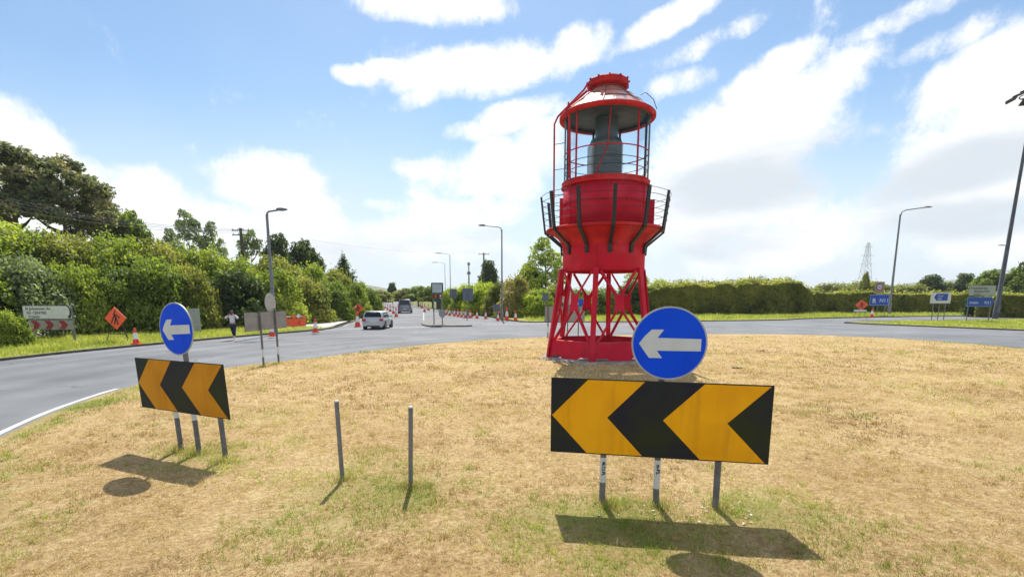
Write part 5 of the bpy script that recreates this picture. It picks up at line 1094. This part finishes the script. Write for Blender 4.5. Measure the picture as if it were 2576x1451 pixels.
# ------------------------------------------------------------------ vehicles
def hull(secs):
    """secs: list of (y, [(x,z)...half profile from bottom centre to top centre])"""
    V = []; n = len(secs[0][1]); m = 2*n
    for y, pr_ in secs: V += [(x, y, z) for x, z in pr_]+[(-x, y, z) for x, z in reversed(pr_)]
    F = [(i*m+k, i*m+(k+1) % m, (i+1)*m+(k+1) % m, (i+1)*m+k) for i in range(len(secs)-1) for k in range(m)]
    F += [tuple(range(m))[::-1], tuple(range((len(secs)-1)*m, len(secs)*m))]
    return V, F
def vehicle(name, p, yaw, L_, W, Hb, Hr, paint, label, cat, van=False, scale=1.0):
    t_ = thing(name, p, label, cat, yaw); t_.scale = (scale,)*3; w = W/2; g = .2
    def sec(y, k, zt_, zb=.22): return (y, [(w*k*.86, zb), (w*k*.98, zb+.12), (w*k, (zb+zt_)/2), (w*k*.97, zt_-.10), (w*k*.88, zt_)])
    b = MB(); V, F = hull([sec(0, .90, Hb-.06, .34), sec(.08, .96, Hb, .26), sec(.5, 1, Hb+.02), sec(L_*.5, 1, Hb), sec(L_*.78, .98, Hb-.08), sec(L_-.25, .92, Hb-.22, .24), sec(L_, .80, Hb-.34, .32)])
    b.add(V, F, 0, True); bo = b.build('body', paint, t_)
    def gs(y, z0, z1, k0, k1): return (y, [(w*k0, z0), (w*(k0*.6+k1*.4), z0+(z1-z0)*.55), (w*k1, z1-.05), (w*k1*.86, z1)])
    y0, y1, y2, y3 = (.12, .34, L_*.52, L_*.70) if not van else (.06, .22, L_*.62, L_*.80)
    c = MB(); z0 = Hb-.04
    V, F = hull([gs(y0, z0, z0+.10, .90, .88), gs(y1, z0, Hr-.05, .93, .76), gs(y1+.4, z0, Hr, .94, .77), gs(y2, z0, Hr-.01, .94, .77), gs(y2+.15, z0, Hr-.08, .93, .76), gs(y3, z0, z0+.05, .90, .86)])
    c.add(V, F, 0, True); c.build('cabin', paint, t_)
    # rear window sits on the sloped tail, side glass just proud of the cabin
    def quadpatch(pts, nm, m, off): 
        pts = [Vector(q) for q in pts]; n_ = (pts[1]-pts[0]).cross(pts[2]-pts[0]).normalized(); o_ = Vector(off); n_ = n_ if n_.dot(o_) > 0 else -n_
        if (pts[1]-pts[0]).cross(pts[2]-pts[0]).dot(n_) < 0: pts = pts[::-1]
        k = len(pts); q = MB(); q.add([a+n_*.022 for a in pts]+[a-n_*.03 for a in pts], [tuple(range(k)), tuple(range(2*k-1, k-1, -1))]+[(i, i+k, (i+1) % k+k, (i+1) % k) for i in range(k)]); return q.build(nm, m, t_)
    zr0, zr1 = z0+.10, Hr-.10
    yb = lambda z: y0+(y1-y0)*(z-z0-.10)/(Hr-.05-z0-.10)
    quadpatch([(-w*.80, yb(zr0), zr0), (w*.80, yb(zr0), zr0), (w*.68, yb(zr1), zr1), (-w*.68, yb(zr1), zr1)], 'rear_window', GLASSD, (0, -1, .3))
    xs = lambda z: w*(.93+(.77-.93)*(z-z0)/(Hr-z0))
    for s in (-1, 1):
        for (ya, yb_, yc, yd) in ((y1+.12, y1+.22, L_*.30, L_*.30), (L_*.32, L_*.32, L_*.48, L_*.50), (L_*.50, L_*.50, y2+.02, y3-.38)):
            quadpatch([(s*xs(z0+.07), ya, z0+.07), (s*xs(Hr-.14), yb_, Hr-.14), (s*xs(Hr-.14), yc if yc > yb_ else yb_+.1, Hr-.14), (s*xs(z0+.07), yd, z0+.07)], 'side_window', GLASSD, (s, 0, .2))
        m_ = MB(); m_.box((s*(w+.09), L_*.62, Hb+.06), (.2, .12, .14)); m_.build('wing_mirror', paint, t_)
        lt = MB(); lt.box((s*w*.80, .05, Hb-.16 if not van else Hb-.12), (.30 if not van else .16, .16, .20 if not van else .5)); lt.build('tail_light', mat('tail_red', (.45, .015, .02), .25), t_)
        for yw in (.75, L_-.85):
            wh = MB(); rr = .33; wh.tube([(s*(w-.21), yw, rr), (s*(w+.01), yw, rr)], rr, 22, smooth=False); wo = wh.build('wheel', RUB, t_)
            rm = MB(); rm.tube([(s*(w), yw, rr), (s*(w+.02), yw, rr)], rr*.64, 14, smooth=False); rm.build('rim', GALV, wo)
            ar = MB(); ar.lathe([(rr+.07*math.cos(a), .05*math.sin(a)) for a in np.linspace(0, 2*math.pi, 6, endpoint=False)], 20, closed=True); ao = ar.build('wheel_arch', BLK, t_); ao.rotation_euler = (0, R(90), 0); ao.location = (s*(w-.03), yw, rr)
    bp = MB(); bp.box((0, .02, .42), (W*.90, .14, .26)); bp.build('rear_bumper', paint, t_)
    MB().box((0, .0, .28), (W*.62, .1, .12)).build('bumper_insert', BLK, t_)
    MB().box((0, .01 if not van else .0, .62), (.52, .05, .12)).build('number_plate', mat('plate_white', (.6, .6, .55), .5), t_)
    MB().box((0, y1+.02, Hr-.015), (W*.6, .12, .03)).build('roof_spoiler', paint, t_)
    return t_
SILV = mat('silver_paint', (.48, .50, .52), .3, .35, var=.06)
VANP = mat('grey_paint', (.26, .30, .36), .3, .4, var=.1)
pc = G(938, 829); vehicle('silver_car', pc, R(1.5), 4.2, 1.78, .95, 1.48, SILV, 'silver hatchback driving away into the exit road', 'car', scale=1.0)
pv = G(1018, 788); vehicle('van', pv, R(9), 4.9, 1.98, 1.15, 2.05, VANP, 'grey van driving away ahead of the silver car', 'van', van=True, scale=1.12)

# ------------------------------------------------------------------ person
def skin(name, nodes, edges, m, parent, sub=2):
    me = bpy.data.meshes.new(name); me.from_pydata([n[0] for n in nodes], edges, []); o = bpy.data.objects.new(name, me); COL.objects.link(o); o.parent = parent
    bm = bmesh.new(); bm.from_mesh(me); sl = bm.verts.layers.skin.verify(); bm.verts.ensure_lookup_table()
    for i, n in enumerate(nodes):
        r = n[1] if isinstance(n[1], tuple) else (n[1], n[1]); bm.verts[i][sl].radius = r; bm.verts[i][sl].use_root = (i == 0)
    bm.to_mesh(me); bm.free(); me.materials.append(m)
    md = o.modifiers.new('skin', 'SKIN'); md.use_smooth_shade = True
    sb = o.modifiers.new('sub', 'SUBSURF'); sb.levels = sub; sb.render_levels = sub
    bpy.context.view_layer.update(); dg = bpy.context.evaluated_depsgraph_get(); m2 = bpy.data.meshes.new_from_object(o.evaluated_get(dg)); o.modifiers.clear(); o.data = m2; m2.name = name
    m2.materials.clear(); m2.materials.append(m)
    for p in m2.polygons: p.use_smooth = True
    return o
PS = thing('person', G(588, 851, .10), 'person in a white top and navy trousers holding something to the face', 'person', R(22)); PS.scale = (1.0,)*3
SK = mat('skin', (.42, .23, .17), .55, var=.1); 
nodes = [((0, 0, .92), .13), ((0, 0, 1.08), .115), ((0, .0, 1.24), .14), ((0, .01, 1.36), .11), ((0, .0, 1.43), .05), ((0, -.01, 1.50), .07), ((0, -.015, 1.58), .088), ((0, -.01, 1.66), .065),
 ((.10, 0, .86), .095), ((.09, -.01, .48), .06), ((.07, .02, .10), .04), ((.07, -.12, .03), .032),
 ((-.10, 0, .86), .095), ((-.05, .02, .50), .06), ((.0, .10, .14), .04), ((.0, -.02, .05), .032),
 ((.18, 0, 1.37), .055), ((.33, -.08, 1.22), .042), ((.13, -.20, 1.44), .028), ((.07, -.20, 1.50), .026),
 ((-.18, 0, 1.37), .055), ((-.36, -.06, 1.24), .042), ((-.14, -.20, 1.44), .028), ((-.07, -.20, 1.50), .026)]
edges = [(0, 1), (1, 2), (2, 3), (3, 4), (4, 5), (5, 6), (6, 7), (0, 8), (8, 9), (9, 10), (10, 11), (0, 12), (12, 13), (13, 14), (14, 15), (3, 16), (16, 17), (17, 18), (18, 19), (3, 20), (20, 21), (21, 22), (22, 23)]
for s, base in ((1, 19), (-1, 23)):
    for k in range(4):
        b = len(nodes); nodes += [((s*.05, -.215+.004*k, 1.535-.018*k), .009), ((s*.015, -.235, 1.545-.018*k), .008)]; edges += [(base, b), (b, b+1)]
    b = len(nodes); nodes += [((s*.06, -.17, 1.54), .010)]; edges += [(base, b)]
skin('body', nodes, edges, SK, PS, 2)
TOP = mat('white_top', (.70, .68, .72), .8, var=.1); TRO = mat('navy_trousers', (.02, .022, .07), .85, var=.2)
skin('shirt', [((0, 0, .90), (.165, .13)), ((0, 0, 1.05), (.14, .125)), ((0, 0, 1.24), (.165, .145)), ((0, .01, 1.36), .13), ((.19, 0, 1.375), .075), ((.34, -.08, 1.22), .068), ((.24, -.14, 1.32), .05), ((-.19, 0, 1.375), .075), ((-.37, -.06, 1.24), .068), ((-.25, -.13, 1.34), .05)],
     [(0, 1), (1, 2), (2, 3), (3, 4), (4, 5), (5, 6), (3, 7), (7, 8), (8, 9)], TOP, PS, 2)
skin('trousers', [((0, 0, .90), (.15, .125)), ((.10, 0, .82), .112), ((.09, -.01, .48), .078), ((.07, .02, .14), .058), ((-.10, 0, .82), .112), ((-.05, .02, .50), .078), ((.0, .10, .18), .058)], [(0, 1), (1, 2), (2, 3), (0, 4), (4, 5), (5, 6)], TRO, PS, 2)
for s, x, y in ((1, .07, -.05), (-1, .0, .04)): mb = MB(); mb.box((x, y, .045), (.09, .26, .08), taper=.75); mb.build('shoe', mat('pale_shoe', (.5, .5, .5), .7), PS)
hb = MB(); hb.lathe([(.0, .135), (.06, .12), (.10, .06), (.107, -.01), (.10, -.10), (.08, -.17)], 16, (0, .025, 1.585)); hb.build('hair', mat('brown_hair', (.06, .03, .02), .7), PS)
MB().box((0, -.235, 1.55), (.15, .012, .075)).build('phone', BLK, PS)
fc = MB(); fc.lathe([(0, .012), (.012, .008), (.016, 0)], 8, (0, 0, 0)); fo = fc.build('nose', SK, PS); fo.location = (0, -.098, 1.565); fo.rotation_euler = (R(90), 0, 0)
for s in (-1, 1):
    e = MB(); e.lathe([(0, .010), (.010, .006), (.013, -.004)], 8); eo = e.build('eye', mat('eye_dark', (.03, .02, .015), .3), PS); eo.location = (s*.032, -.094, 1.592); eo.rotation_euler = (R(90), 0, 0)

# cow parsley in the left verge, small white flower heads nobody could count
n = 900; x = -27-5*rng.random(n)-1.5*rng.normal(size=n)*.3; y = 27+3.2*rng.random(n); z = .35+.35*rng.random(n)
V, F = leaves(np.stack([x, y, z], 1), np.tile([0, 0, 1.], (n, 1)), .09, 1.0)
tag(npmesh('cow_parsley', V, F, mat('cream_flower', (.62, .60, .45), .8)), 'white cow parsley flower heads in the grass at the left edge', 'flowers', kind='stuff')
# stones and dead leaves in the turf under the big sign
n = 80; x = 1.0+1.9*rng.random(n); y = 5.4+.7*rng.random(n); V, F = leaves(np.stack([x, y, iz(x, y)+.012], 1), np.tile([0, 0, 1.], (n, 1)), .028, 1.2)
tag(npmesh('clover_heads', V, F, mat('clover_white', (.55, .52, .44), .8)), 'pale clover heads scattered in the turf below the large chevron board', 'flowers', kind='stuff')

# ------------------------------------------------------------------ air
hzb = MB(); hzb.box((0, 1350, 77), (6900, 4300, 158)); ho = hzb.build('haze', []); tag(ho, kind='stuff')
hmat = bpy.data.materials.new('haze_air'); hmat.use_nodes = True; nt = hmat.node_tree; nt.nodes.clear(); pvn = nt.nodes.new('ShaderNodeVolumePrincipled'); pvn.inputs['Color'].default_value = (.80, .88, .97, 1); pvn.inputs['Density'].default_value = .00016; pvn.inputs['Anisotropy'].default_value = .2
on = nt.nodes.new('ShaderNodeOutputMaterial'); nt.links.new(pvn.outputs[0], on.inputs['Volume']); ho.data.materials.append(hmat)
